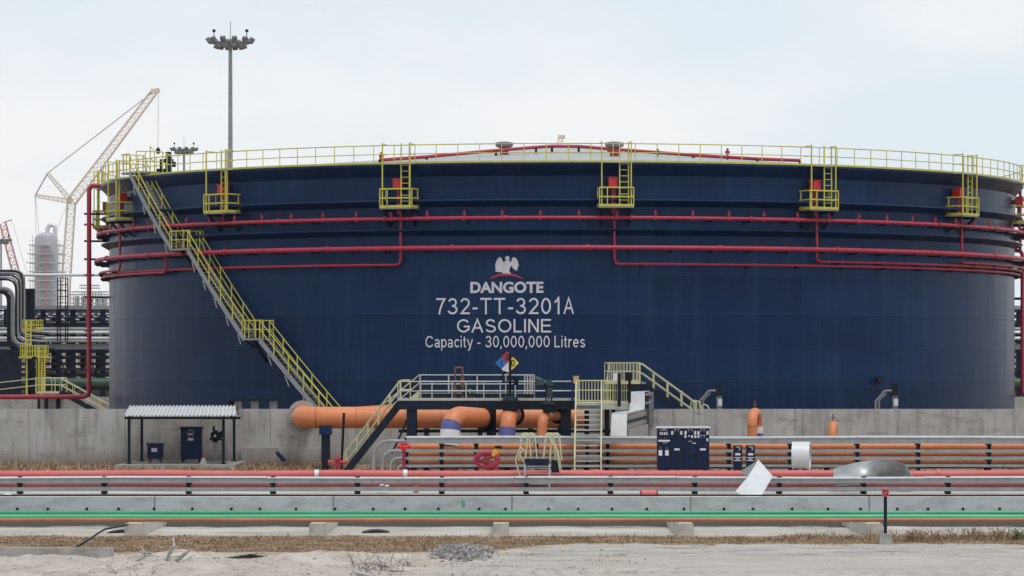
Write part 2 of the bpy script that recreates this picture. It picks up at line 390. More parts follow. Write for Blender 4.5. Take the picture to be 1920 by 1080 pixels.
# ------------------------------------------------------------------ ground
mb = MB()
xs = [-4000, -300, -60, -25, 25, 60, 300, 4000]; ys = [-60, 40, 75, 101, 118, 150, 175, 260, 600, 4500]
for yy in ys:
    for xx in xs: mb.v.append(Vector((xx, yy, 0)))
n = len(xs)
mb.f = [(j * n + i, j * n + i + 1, (j + 1) * n + i + 1, (j + 1) * n + i) for j in range(len(ys) - 1) for i in range(n - 1)]
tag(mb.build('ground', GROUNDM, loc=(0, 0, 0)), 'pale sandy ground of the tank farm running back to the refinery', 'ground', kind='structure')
def sstep(a, b, v):
    t = min(1, max(0, (v - a) / (b - a))); return t * t * (3 - 2 * t)
def yard_z(x, y):
    left = 1 - sstep(-3.5, .5, x - (95 - y) * -.12)
    h = .02
    nb = mnoise.fractal(Vector((x * .45, y * .5, 3.3)), 1.0, 2.0, 5)
    h += left * sstep(91.4, 88.6, y) * (.07 + .24 * nb + .07 * mnoise.fractal(Vector((x * 1.6, y * 1.3, 7)), 1.0, 2.0, 4)) * sstep(77, 82, y) ** .3
    h += .025 * mnoise.fractal(Vector((x * 1.3, y * 1.3, 8)), 1.0, 2.0, 4) * sstep(101, 99.5, y)
    h += .05 * sstep(.2, .8, mnoise.noise(Vector((x * .3, y * .6, 1)))) * sstep(101, 99, y) * left
    return max(.006, h)
mb = MB(); NX, NY = 300, 170; x0, x1, y0, y1 = -24, 24, 74, 101.4
for j in range(NY + 1):
    for i in range(NX + 1):
        xx = x0 + (x1 - x0) * i / NX; yy = y0 + (y1 - y0) * j / NY; mb.v.append(Vector((xx, yy, yard_z(xx, yy))))
mb.f = [(j * (NX + 1) + i, j * (NX + 1) + i + 1, (j + 1) * (NX + 1) + i + 1, (j + 1) * (NX + 1) + i) for j in range(NY) for i in range(NX)]
tag(mb.build('sand_yard', YARDM, smooth=80, loc=(0, 0, 0)), 'rough pale sand and gravel yard in the foreground', 'ground', kind='structure')

# ------------------------------------------------------------------ bund walls
FW = 174.5
mb = MB(); mb.bx(-46, 46, FW, FW + .4, -.3, Z(767, FW)); b = bmesh.new()
tag(mb.build('concrete_wall', WALLM, loc=(0, FW, 0)), 'long stained grey concrete bund wall running across in front of the tank', 'wall')
mb = MB(); mb.bx(-60, 60, 252, 252.4, -.3, Z(744, 252))
tag(mb.build('concrete_wall', WALLM, loc=(0, 252, 0)), 'far concrete bund wall behind the tank, seen at its left and right edges', 'wall')

# ------------------------------------------------------------------ the tank
tank = thing('storage_tank', 'huge round dark navy fuel tank with white lettering behind the concrete wall', 'storage tank', TC)
ZR = zf(304, TR + .55)                       # deck level
SK = zf(329)                                 # bottom of the eave skirt
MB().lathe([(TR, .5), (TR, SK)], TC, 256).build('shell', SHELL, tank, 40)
MB().lathe([(TR + .9, 0), (TR + .9, .5), (TR, .5)], TC, 128).build('foundation', CONC, tank, 40)
MB().lathe([(TR, SK), (TR + .55, ZR - .12), (TR + .55, ZR), (TR - 1.2, ZR)], TC, 256).build('eave_skirt', SHELL, tank, 30)
AP = Z(277.5, TD)
MB().lathe([(0, AP), (2, AP - .06)] + [(r, ZR + .02 + (AP - ZR) * (1 - r / TR)) for r in (4, 8, 12, 16, 20, 24, TR - .4)], TC, 128).build('roof', ROOFM, tank, 40)
for ya, yb in ((372, 387), (427, 441)):
    za, zb = zf(ya), zf(yb)
    MB().lathe([(TR, za), (TR + .48, za - .05), (TR + .5, za - .12), (TR, zb)], TC, 256).build('wind_girder', SHELL, tank, 30)
# weld seams of the shell courses, one band each
for yy in (590, 655, 716):
    zz = zf(yy); MB().lathe([(TR, zz - .03), (TR + .012, zz - .02), (TR + .012, zz + .02), (TR, zz + .03)], TC, 256, R_(-110), R_(110)).build('weld_seam', SHELL, tank, 60)

# lettering painted on the shell
def text_mesh(body, bold=0.0):
    c = bpy.data.curves.new('t', 'FONT'); c.body = body; c.offset = bold; c.resolution_u = 4
    o = bpy.data.objects.new('t', c); COL.objects.link(o); bpy.context.view_layer.update()
    me = bpy.data.meshes.new_from_object(o.evaluated_get(bpy.context.evaluated_depsgraph_get()))
    v = [Vector(a.co) for a in me.vertices]; f = [tuple(p.vertices) for p in me.polygons]
    bpy.data.objects.remove(o); bpy.data.curves.remove(c); bpy.data.meshes.remove(me)
    return v, f
def on_shell(v, f, box, name, m, off=.02):     # v: flat outline in its own units, box: the rectangle it fills
    x0 = min(a.x for a in v); x1 = max(a.x for a in v); y0 = min(a.y for a in v); y1 = max(a.y for a in v)
    tl, zt = cyl(box[0], box[1], TR); tr, _ = cyl(box[2], box[1], TR); _, zb = cyl((box[0] + box[2]) / 2, box[3], TR); zt = cyl((box[0] + box[2]) / 2, box[1], TR)[1]
    mb = MB(); mb.v = [cp(tl + (tr - tl) * (a.x - x0) / (x1 - x0), TR + off, zb + (zt - zb) * (a.y - y0) / (y1 - y0)) for a in v]; mb.f = f
    return mb.build(name, m, tank)
v, f = text_mesh("DANGOTE", .036); on_shell(v, f, (882, 528, 1019, 549.5), 'lettering', LETTER)
# plain uniform sans serif: each letter is drawn as strokes (cap height 1)
def ar(cx, cy, rx, ry, a0, a1, n=14): return [(cx + rx * math.cos(R_(a0 + (a1 - a0) * i / n)), cy + ry * math.sin(R_(a0 + (a1 - a0) * i / n))) for i in range(n + 1)]
GLY = {'7': (.66, [[(.03, .935), (.61, .935), (.46, .70), (.34, .42), (.27, .18), (.245, 0)]]),
 '3': (.68, [ar(.33, .725, .235, .21, 165, -85) + ar(.33, .285, .28, .225, 85, -165)]), '2': (.68, [ar(.345, .69, .26, .245, 165, -25) + [(.50, .48), (.30, .28), (.11, .067), (.66, .067)]]),
 '0': (.66, [ar(.33, .5, .265, .435, 90, 450, 24)]), '1': (.44, [[(.08, .72), (.22, .82), (.33, 1.0), (.34, .9), (.34, 0)]]), '-': (.38, [[(.02, .36), (.36, .36)]]),
 'T': (.76, [[(0, .937), (.76, .937)], [(.38, .93), (.38, 0)]]), 'A': (.84, [[(.04, 0), (.42, .97), (.80, 0)], [(.19, .345), (.65, .345)]]),
 'G': (.92, [ar(.48, .5, .42, .435, 38, 322) + [(.86, .24), (.86, .455), (.50, .455)]]), 'S': (.78, [ar(.385, .725, .275, .21, 12, 232) + ar(.40, .275, .31, .21, 52, -168)]),
 'O': (.96, [ar(.48, .5, .415, .435, 90, 450, 26)]), 'L': (.60, [[(.07, 1), (.07, .067), (.60, .067)]]), 'I': (.16, [[(.08, 0), (.08, 1)]]),
 'N': (.76, [[(.07, 0), (.07, 1)], [(.08, .97), (.68, .03)], [(.69, 0), (.69, 1)]]), 'E': (.72, [[(.72, .935), (.07, .935), (.07, .067), (.73, .067)], [(.07, .51), (.67, .51)]]),
 'C': (.88, [ar(.47, .5, .41, .435, 35, 325)]), 'a': (.58, [ar(.28, .50, .215, .165, 165, 0, 10) + [(.495, .15), (.53, 0)], ar(.265, .205, .205, .155, 60, 330, 14) + [(.49, .22), (.49, .40), (.36, .36)]]),
 'p': (.60, [[(.07, -.27), (.07, .72)], ar(.325, .36, .235, .305, 90, 450, 18)]), 'c': (.54, [ar(.31, .36, .25, .305, 38, 322)]), 'i': (.14, [[(.07, 0), (.07, .72)], [(.07, .87), (.07, 1)]]),
 't': (.31, [[(.14, .93), (.14, .16), (.18, .07), (.31, .06)], [(.0, .66), (.30, .66)]]), 'y': (.58, [[(.03, .72), (.295, .02)], [(.56, .72), (.28, -.06), (.20, -.20), (.07, -.22)]]),
 'r': (.36, [[(.07, 0), (.07, .72)], [(.075, .42), (.13, .58), (.22, .66), (.36, .64)]]), 'e': (.60, [[(.06, .38), (.545, .38)] + ar(.305, .36, .245, .305, 6, 318)]), 's': (.54, [ar(.265, .52, .185, .14, 15, 232, 10) + ar(.275, .195, .21, .135, 52, -165, 10)]),
 ',': (.16, [[(.08, .13), (.08, 0), (.03, -.15)]])}
def stroke_text(body, w):
    vs, fs, x = [], [], 0.0
    for ch in body:
        if ch == ' ': x += .36; continue
        gw, st_ = GLY[ch]
        for pl_ in st_:
            p = [Vector((a + x, b, 0)) for a, b in pl_]; n = len(p); closed = (p[0] - p[-1]).length < 1e-4; L = []; Rr = []
            for i in range(n):
                a = (p[i] - p[i - 1]) if i else (p[-1] - p[-2] if closed else p[1] - p[0]); b = (p[i + 1] - p[i]) if i < n - 1 else (p[1] - p[0] if closed else a)
                a = a.normalized(); b = b.normalized(); t = a + b; t = t.normalized() if t.length > .2 else b; nn = Vector((-t.y, t.x, 0)); k = w / max(.45, nn.dot(Vector((-a.y, a.x, 0))))
                L.append(p[i] + nn * k); Rr.append(p[i] - nn * k)
            o = len(vs); vs += [q + Vector((0, 0, .0)) for q in L] + Rr; fs += [(o + i, o + i + 1, o + n + i + 1, o + n + i) for i in range(n - 1)]
            STK.append((o, len(vs)))
        x += gw + .15
    return vs, fs
for body, box, w in (("732-TT-3201", (818, 554.5, 1049, 589.5), .058), ("A", (1056.5, 555, 1076, 589), .058), ("GASOLINE", (857, 595.5, 1033.5, 624), .062), ("Capacity - 30,000,000 Litres", (798, 629.5, 1097, 657.5), .058)):
    STK = []; v, f = stroke_text(body, w); o = on_shell(v, f, box, 'lettering', LETTER)
    for k, (a, b) in enumerate(STK):                      # crossing strokes sit a hair apart
        for i in range(a, b):
            q = o.data.vertices[i].co; s_ = 1 + (.0012 * (k % 3)) / TR; q.x *= s_; q.y *= s_
def px_poly(pts, s, ox, oy): return [(ox + x / s, oy + y / s) for x, y in pts]
def flat_on_shell(pts, name, m, off=.02, parent=tank):
    b = bmesh.new(); vs = [b.verts.new((p[0], -p[1], 0)) for p in pts]; b.faces.new(vs); bmesh.ops.triangulate(b, faces=b.faces[:])
    b.verts.index_update(); mb = MB()
    mb.v = [cp(*(lambda t: (t[0], TR + off, t[1]))(cyl(v.co.x, -v.co.y, TR))) for v in b.verts]; mb.f = [tuple(q.index for q in f.verts) for f in b.faces]; b.free()
    return mb.build(name, m, parent)
bird = [(880, 123), (869, 127), (856, 139), (864, 147), (867, 160), (860, 190), (847, 174), (834, 144), (820, 132), (804, 146), (791, 168), (784, 192), (786, 216), (795, 206), (789, 230), (801, 214), (805, 226), (817, 206), (822, 200), (833, 214), (820, 230), (800, 238), (779, 240), (806, 250), (832, 250), (852, 242), (858, 250), (847, 263), (870, 262), (869, 246), (880, 245), (887, 254), (882, 264), (909, 261), (896, 250), (892, 236), (898, 218), (912, 198), (922, 222), (930, 210), (941, 234), (958, 241), (950, 218), (963, 224), (958, 206), (967, 200), (963, 178), (955, 154), (941, 138), (924, 132), (914, 146), (908, 172), (897, 194), (890, 162), (896, 146), (892, 129)]
flat_on_shell(px_poly(bird, 4.155, 740, 450), 'emblem', LETTER)
up = [(733, 306), (765, 285), (800, 270), (835, 261), (870, 258), (905, 261), (940, 270), (975, 285), (1007, 305)]
dn = [(985, 300), (945, 285), (905, 279), (870, 277), (835, 279), (795, 286), (755, 300)]
flat_on_shell(px_poly(up + dn, 4.155, 740, 450), 'emblem', REDSIGN)

# hazard diamond on the shell
hz = thing('hazard_sign', 'four coloured hazard diamond reading 3, 1 and 0 on the tank below the lettering', 'sign', cp(*(lambda t: (t[0], TR, t[1]))(cyl(951, 702, TR))))
hx, hy, q = 951, 680.5, 11.2
def dia(cx, cy, k): return [(cx, cy - k), (cx + k, cy), (cx, cy + k), (cx - k, cy)]
flat_on_shell(dia(hx, hy, 2 * q + 1), 'backing', DARKINK, .03, hz)
for dx, dy, m_ in ((0, -1, REDSIGN), (-1, 0, BLUESIGN), (1, 0, YELSIGN), (0, 1, WHITE)):
    flat_on_shell(dia(hx + dx * q, hy + dy * q, q - .4), 'panel', m_, .042, hz)
for ch, dx, dy in (('3', 0, -1), ('1', -1, 0), ('0', 1, 0)):
    v, f = text_mesh(ch, .02)
    if ch == '1': v, f = [Vector(q + (0,)) for q in ((0, 6), (2, 7.5), (2.2, 9), (3.6, 9), (3.6, 0), (2.2, 0), (2.2, 6.4), (0, 5))], [(0, 1, 6, 7), (1, 2, 3, 4, 5, 6)]
    cx, cy = hx + dx * q, hy + dy * q; w = 3.6 if ch != '1' else 2.2
    o = on_shell(v, f, (cx - w, cy - 6.2, cx + w, cy + 6.2), 'digit', DARKINK, .055); o.parent = hz
    o.location = ROOT[tank.name] - ROOT[hz.name]

# guard rail round the roof edge
rg = thing('guardrail', 'yellow pipe guardrail round the roof edge of the navy tank', 'railing', (TX, TD, ZR))
A0, A1 = R_(-112), R_(112); RR = TR + .48; GH = 1.02
MB().tube(arc_pts(A0, A1, RR, ZR + GH, 150), .03, 6).build('top_rail', YEL, rg, 60)
MB().tube(arc_pts(A0, A1, RR, ZR + GH * .52, 150), .024, 6).build('mid_rail', YEL, rg, 60)
MB().lathe([(RR + .03, ZR + .003), (RR + .03, ZR + .11), (RR + .015, ZR + .11), (RR + .015, ZR + .003)], TC, 150, A0, A1).build('toe_plate', YEL, rg, 60)
npost = 92
for i in range(npost + 1):
    th = A0 + (A1 - A0) * i / npost
    MB().bar(cp(th, RR, ZR + .1), cp(th, RR, ZR + GH), .045).build('post', YEL, rg)

# red pipes running round the shell
def ring(name, label, yc, rad, off, t0, t1, nb, nozzles=0, start=None):
    zc = zf(yc, TR + off); r = thing(name, label, 'pipe', cp((t0 + t1) / 2, TR + off, zc))
    MB().tube(arc_pts(t0, t1, TR + off, zc, 140), rad, 10).build('pipe', RED, r, 60)
    for i in range(nb):
        th = t0 + (t1 - t0) * (i + .5) / nb
        MB().bar(cp(th, TR - .02, zc - rad - .05), cp(th, TR + off + .12, zc - rad - .05), .10, .08).build('bracket', NAVY, r)
    for i in range(nozzles):
        th = t0 + (t1 - t0) * (i + .27) / nozzles; mb = MB()
        mb.tube([cp(th, TR + off, zc), cp(th, TR + off, zc + .42)], .045, 6).tube([cp(th, TR + off, zc + .2), cp(th, TR + off, zc + .3)], .085, 6)
        mb.tube([cp(th, TR + off, zc - rad * 1.05), cp(th, TR + off, zc + .12)], .1, 6); mb.build('nozzle', RED, r, 50)
    return r
def flanges(r, t0, t1, k, off, zc, rad):
    for i in range(k):
        th = t0 + (t1 - t0) * (i + .5) / k; p = cp(th, TR + off, zc); flange(MB(), p, cp(th + .01, TR + off, zc) - p, rad, .09) if 0 else MB().tube([cp(th - .0025, TR + off, zc), cp(th + .0025, TR + off, zc)], rad, 12).build('flange', RED, r, 50)
UP = ring('spray_pipe', 'upper red spray ring pipe with upright nozzles round the tank', 408, .105, .70, R_(-104), R_(104), 46, 50)
flanges(UP, R_(-95), R_(95), 14, .70, zf(408, TR + .7), .15)
LO = ring('spray_pipe', 'thicker plain red ring pipe round the tank above the white bird emblem', 464, .135, .78, R_(-104), R_(104), 46)
flanges(LO, R_(-93), R_(97), 13, .78, zf(464, TR + .78), .18)
PTH = [R_(5.1 + 23.9 * k) for k in range(-4, 4)]     # the eight foam platforms in view
FEEDS = [(3, 495, -1, 'thin red foam line dropping left of the bird emblem and running left', .30),
         (4, 495, 1, 'thin red foam line dropping from the middle platform, lowest of three at right', .30),
         (5, 487, 1, 'thin red foam line from the second platform from the right, middle of three', .42),
         (6, 481, 1, 'short thin red foam line dropping from the right end platform, topmost of three', .54),
         (2, 500, -1, 'thin red foam line turning left under the upper stair flight', .46),
         (1, 490, -1, 'short thin red foam line at the left edge of the tank', .58)]
for k, yc, sg, lb, off in FEEDS:
    zc = zf(yc, TR + off); r = thing('foam_line', lb, 'pipe', cp(PTH[k], TR + off, zc), 'foam lines on the tank')
    th = PTH[k] - R_(.05)
    pts = [cp(th, TR + off, zf(345)), cp(th, TR + off, zc + .3)]
    if k == 2:
        zq = zf(409, TR + off); pts = [cp(th, TR + off, zf(350))] + arc_pts(th, th - R_(11), TR + off, zq, 10); th -= R_(11); pts.append(cp(th, TR + off, zc + .3))
    pts += [cp(th + sg * R_(.15), TR + off, zc + .06), cp(th + sg * R_(.5), TR + off, zc)]
    end = R_(104) * sg; m_ = max(6, int(abs(end - th) / R_(1.5)))
    pts += [cp(th + sg * R_(.6) + (end - th - sg * R_(.6)) * i / m_, TR + off, zc) for i in range(m_ + 1)]
    MB().tube(pts, .075, 8).build('pipe', RED, r, 60)
    for i in range(int(abs(end - th) / R_(6.2))):
        t2 = th + sg * R_(3 + 6.2 * i); MB().bar(cp(t2, TR - .02, zc - .1), cp(t2, TR + off + .08, zc - .1), .12, .08).build('bracket', NAVY, r)

# foam platforms: built once facing the camera at the origin, then copied round the tank
PF = zf(386, TR + 1.0); PZ = ZR - PF
LABP = ['yellow foam platform past the left edge of the tank, beside the red riser', 'yellow foam platform at the left edge of the tank under the head of the stair', 'yellow hanging foam platform just right of the tall stair', 'yellow foam platform above and left of the bird emblem',
        'yellow foam platform just right of the bird emblem, near the middle', 'yellow foam platform second from the right end of the tank', 'yellow foam platform near the right end of the tank', 'yellow foam platform cut by the right edge of the picture']
LABC = ['red foam box past the left edge of the tank', 'red foam box behind the ladder at the left edge of the tank', 'red foam box on the platform just right of the tall stair', 'red foam box on the platform above and left of the bird emblem',
        'red foam box on the platform just right of the bird emblem', 'red foam box on the second platform from the right end', 'red foam box on the platform near the right end of the tank', 'red foam box at the right edge of the picture']
def lx(x, out, z): return Vector((x, -out, z))
pl = thing('foam_platform', LABP[0], 'platform', (0, 0, 0), 'foam platforms hanging from the tank rim')
MB().bx(-.95, .95, -1.12, -.02, -.10, 0).build('floor', GALV, pl)
m2 = MB()
for h in (.04, .5, 1.0):
    w = .085 if h < .1 else .045
    for a, b in ((lx(-.93, .05, h), lx(-.93, 1.12, h)), (lx(-.93, 1.12, h), lx(.93, 1.12, h)), (lx(.93, 1.12, h), lx(.93, .05, h))): m2.bar(a, b, .05, w * 1.6 if h < .1 else .07)
for xx, oo in ((-.93, .2), (-.93, 1.12), (-.5, 1.12), (.93, 1.12), (.93, .2)): m2.bar(lx(xx, oo, 0), lx(xx, oo, 1.0), .05)
m2.build('guardrail', YEL, pl)
for xx in (-.80, .80):
    MB().bar(lx(xx, 1.06, 0), lx(xx, 1.06, PZ + 1.12), .06).bar(lx(xx, 1.06, PZ + 1.05), lx(xx, .45, PZ + 1.05), .05).bar(lx(xx, 1.06, PZ + .5), lx(xx, .45, PZ + .5), .05).bar(lx(xx, 1.06, PZ), lx(xx, .45, PZ), .06).build('hanger_post', YEL, pl)
m2 = MB()
for xx in (.2, .68): m2.bar(lx(xx, .82, 0), lx(xx, .82, PZ + 1.1), .06)
k = int((PZ) / .3)
for i in range(1, k + 1): m2.tube([lx(.2, .82, i * PZ / (k + .3)), lx(.68, .82, i * PZ / (k + .3))], .02, 5)
m2.build('ladder', YEL, pl)
MB().bx(-.9, .9, -1.0, -.55, PZ - .04, PZ + .03).build('deck_plate', PALE, pl)
for xx in (-.75, .75): MB().bar(lx(xx, .0, -1.0), lx(xx, .95, -.12), .11).bar(lx(xx, 0, -.16), lx(xx, 1.0, -.16), .1).build('bracket', NAVY, pl)
fc = thing('foam_chamber', LABC[0], 'foam box', (0, 0, 0), 'red foam boxes on the tank')
c2 = MB(); c2.bx(-.36, .10, -.62, -.16, 1.0, 1.55); bb = c2.build('box', REDB, fc)
MB().bx(-.40, .14, -.66, -.12, 1.55, 1.59).build('lid', REDB, fc)
MB().tube([lx(-.13, .38, -.35), lx(-.13, .38, 1.0)], .085, 10).tube([lx(-.13, .38, .9), lx(-.13, .38, .96)], .15, 12).build('inlet_pipe', RED, fc, 50)
MB().tube([lx(-.13, .2, 1.25), lx(-.13, -.05, 1.25)], .14, 12).build('outlet', RED, fc, 50)
def spin(root, th, label, first):
    if first: r = root
    else:
        r = root.copy(); COL.objects.link(r)
        for ch in root.children:
            c = ch.copy(); COL.objects.link(c); c.parent = r
    r.location = cp(th, TR, PF); r.rotation_euler = (0, 0, th); r['label'] = label
    return r
for i in list(range(1, 8)) + [0]:
    spin(pl, PTH[i], LABP[i], i == 0); spin(fc, PTH[i], LABC[i], i == 0)

# the stair winding up the shell
stt = thing('tank_stairs', 'long grey and yellow stair climbing the left side of the tank in three flights', 'stairs', cp(R_(-40), TR + .7, 0))
RO, RI = TR + 1.2, TR + .35
def node(px, py): return cyl(px, py, RO)
fl = [(node(589, 758), node(487, 635)), (node(459, 634), node(352, 466)), (node(322, 466), node(243, 322))]
(t_a, z_a), (t_b, z_b) = fl[0]; s_ = (z_b - z_a) / (t_b - t_a); zb0 = .6
fl[0] = ((t_a - (z_a - zb0) / s_, zb0), fl[0][1])
for (ta, za), (tb, zb) in fl:
    m_ = 24; f_ = lambda i, r, dz=0: cp(ta + (tb - ta) * i / m_, r, za + (zb - za) * i / m_ + dz)
    for r in (RO, RI):
        mb = MB()
        for i in range(m_): mb.bar(f_(i, r, -.08), f_(i + 1, r, -.08), .05, .26)
        mb.build('stringer', GALV, stt)
    ns = max(4, round(abs(zb - za) / .21)); mb = MB()
    for i in range(ns):
        t = (i + .5) / ns; th = ta + (tb - ta) * t; zz = za + (zb - za) * t
        mb.bar(cp(th, RI, zz), cp(th, RO, zz), .26, .035)
    mb.build('treads', DULLGREY, stt)
    for r in (RO, RI):
        mb = MB()
        for h in (.52, 1.0): mb.tube([f_(i, r, h) for i in range(m_ + 1)], .028, 6)
        nn = max(3, round(abs(zb - za) / 1.05))
        for i in range(nn + 1): mb.bar(f_(m_ * i / nn, r, 0), f_(m_ * i / nn, r, 1.0), .06)
        mb.build('handrail', YEL, stt)
    nb = max(3, round(abs(zb - za) / 1.1))
    for i in range(nb):
        t = (i + .5) / nb * m_; th = ta + (tb - ta) * (i + .5) / nb
        MB().bar(f_(t, RO + .05, -.3), f_(t - 1.1, RO + .05, -.62), .05).build('cleat', GALV, stt)
        if i % 2 == 0: MB().bar(f_(t, RO, -.25), f_(t, TR, -1.0), .09).bar(f_(t, RO, -.25), f_(t, TR - .02, -.25), .09).build('bracket', NAVY, stt)
for (ta, za), (tb, zb) in ((fl[0][1], fl[1][0]), (fl[1][1], fl[2][0])):
    zz = (za + zb) / 2; mb = MB(); a = ta + R_(.4); b_ = tb - R_(.4)
    for i in range(4):
        p = [cp(a + (b_ - a) * (i + e) / 4, r, zz) for e, r in ((0, RI - .2), (1, RI - .2), (1, RO), (0, RO))]
        mb.prism(p, (0, 0, -.1))
    mb.build('landing', GALV, stt)
    mb = MB(); railing(mb, [cp(a + (b_ - a) * i / 4, RO, zz) for i in range(5)], 1.0, .03, .6); railing(mb, [cp(a + (b_ - a) * i / 4, RI - .1, zz) for i in range(5)], 1.0, .03, .6); mb.build('handrail', YEL, stt)
    MB().bar(cp((a + b_) / 2, RO - .1, zz - .1), cp((a + b_) / 2, TR, zz - 1.3), .12).bar(cp(a, RO - .1, zz - .1), cp(a, TR, zz - 1.3), .12).build('bracket', NAVY, stt)
# head of the stair: landing and rails above the rim
ta, za = fl[2][1]; te = cyl(296, 320, TR + .5)[0]
mb = MB(); mb.prism([cp(ta - R_(2.5), RO, za), cp(ta - R_(2.5), TR - .3, za), cp(ta + R_(2), TR - .3, za), cp(ta + R_(2), RO, za)], (0, 0, -.12)); mb.build('landing', GALV, stt)
mb = MB()
railing(mb, [cp(ta - R_(2.5), TR - .3, za), cp(ta - R_(2.5), RO, za), cp(ta, RO, za)], 1.05, .03, .5)
railing(mb, [cp(ta + R_(1.8), RO, za), cp(ta + R_(2), TR - .4, za), cp(te, TR - .4, ZR)], 1.15, .03, .6)
railing(mb, [cp(ta + R_(2.2), TR + .4, za + .1), cp(te - R_(1), TR + .45, ZR + .05)], 1.35, .03, .5)
mb.build('handrail', YEL, stt)

# things on the roof
def roofz(x, y): return ZR + .02 + (AP - ZR) * (1 - math.hypot(x - TX, y - TD) / TR)
def vent(px, d, lab, wpx):
    x_ = X(px, d); rz = roofz(x_, d); zt = Z(266, d); w = wpx * d / F / 2
    v = thing('roof_vent', lab, 'vent', (x_, d, rz), 'roof vents')
    MB().lathe([(.26, rz - .05), (.26, zt - .15)], (x_, d, 0), 16).build('neck', RED, v, 40)
    MB().lathe([(.42, rz + .25), (.42, rz + .33)], (x_, d, 0), 16).build('flange', RED, v, 40)
    MB().lathe([(w * .7, zt - .34), (w, zt - .26), (w, zt - .05), (w * .6, zt), (0, zt + .03)], (x_, d, 0), 20).build('hood', DULLGREY, v, 40)
    MB().lathe([(.05, zt - .34), (w * .7, zt - .34)], (x_, d, 0), 20).build('screen', BLACKM, v)
vent(945.5, 203, 'grey mushroom vent on the tank roof, left one above the lettering', 33)
vent(1152, 199, 'grey mushroom vent on the tank roof, right one beside the middle platform', 35)
pts = [P(712, 300, 195), P(800, 294, 197), P(930, 282, 201), P(1005, 276, 204), P(1035, 274, 205), P(1085, 274.5, 205), P(1160, 280.5, 203), P(1300, 291, 200), P(1420, 298, 198), P(1500, 301, 197.5)]
rp = thing('roof_pipe', 'red foam pipe crossing the pale tank roof behind the yellow guardrail', 'pipe', (TX, 204, roofz(TX, 204)))
MB().tube(pts, .10, 8).build('pipe', RED, rp, 60)
for p in pts: MB().bar(p, (p.x, p.y, roofz(p.x, p.y) - .05), .14).build('support', BLACKM, rp)
for px, py, d in ((715, 290, 195), (1233, 284, 201), (1364, 283, 199)):
    p = P(px, py, d); q = Vector((p.x, p.y, roofz(p.x, p.y)))
    v = thing('roof_valve', {715: 'small red valve at the left end of the roof pipe', 1233: 'small dark valve low on the roof pipe near the middle', 1364: 'small red upright hydrant on the right half of the roof'}[px], 'valve', q)
    MB().tube([q, p + Vector((0, 0, -.15))], .06, 8).build('stem', RED, v, 50)
    MB().lathe([(0, -.2), (.13, -.16), (.15, -.02), (.06, .02), (.06, .1), (.12, .12), (0, .16)], p, 10).build('body', RED if px != 1233 else BLACKM, v, 50)
p0 = P(316, 320, 200); th = cyl(316, 318, TR - .8)[0]; gb_ = cp(th, TR - .8, ZR)
gv = thing('level_gauge', 'dark navy gauge standing on the tank rim beside the head of the stair', 'gauge', gb_)
MB().lathe([(.28, 0), (.28, .25), (.2, .3), (.2, .75), (.3, .8), (.3, 1.0), (.17, 1.05), (.17, 1.42), (0, 1.45)], gb_, 16).build('body', NAVYB, gv, 40)
MB().bx(gb_.x + .2, gb_.x + .42, gb_.y - .12, gb_.y + .12, gb_.z + .55, gb_.z + .85).build('gauge_head', NAVY, gv)
MB().tube([gb_ + Vector((-.45, 0, 0)), gb_ + Vector((-.45, 0, 1.0))], .07, 8).tube([gb_ + Vector((-.7, 0, .35)), gb_ + Vector((-.2, 0, .35))], .1, 8).build('side_pipe', BLACKM, gv, 40)

# tall red risers left and right of the tank
lr = thing('riser_pipe', 'tall red riser pipe left of the tank with a long leg running left', 'pipe', P(167, 744, 214))
top = P(167, 347, 214); bot = P(167, 744, 214)
MB().tube(rnd([P(193, 349, 214), top, bot, P(-70, 744.5, 214)], .45), .145, 12).build('pipe', RED, lr, 50)
for yy in (401, 421, 452, 486, 516, 557, 620, 690):
    p = P(167, yy, 214); MB().bar(p + Vector((-.3, 0, 0)), Vector((TX - TR + .05, 214.5, p.z)) if yy in (401, 452, 486, 557) else p + Vector((.3, 0, 0)), .16 if yy in (401, 452, 486, 557) else .22, .12).build('bracket', NAVY if yy in (401, 452, 486, 557) else RED, lr)
for px in (87, 110, -20):
    p = P(px, 744, 214); MB().bx(p.x - .11, p.x + .11, p.y - .12, p.y + .12, 0, p.z - .14).build('support', BLACKM, lr)
rr = thing('riser_pipe', 'tall dark red riser pipe at the right edge of the picture beside the tank', 'pipe', P(1917, 742, 214))
MB().tube(rnd([P(1896, 470, 214), P(1917, 470, 214), P(1917, 742, 214), P(1990, 742, 214)], .4), .12, 12).build('pipe', RED, rr, 50)
MB().tube([P(1913, 345, 213), P(1913, 470, 213)], .09, 8).build('side_pipe', CRIM, rr, 50)
for yy in (375, 415, 486, 520, 560, 640, 700):
    p = P(1917, yy, 214); MB().bar(Vector((TX + TR - .1, 214, p.z)), p + Vector((.2, 0, 0)), .14, .16).build('bracket', NAVY, rr)
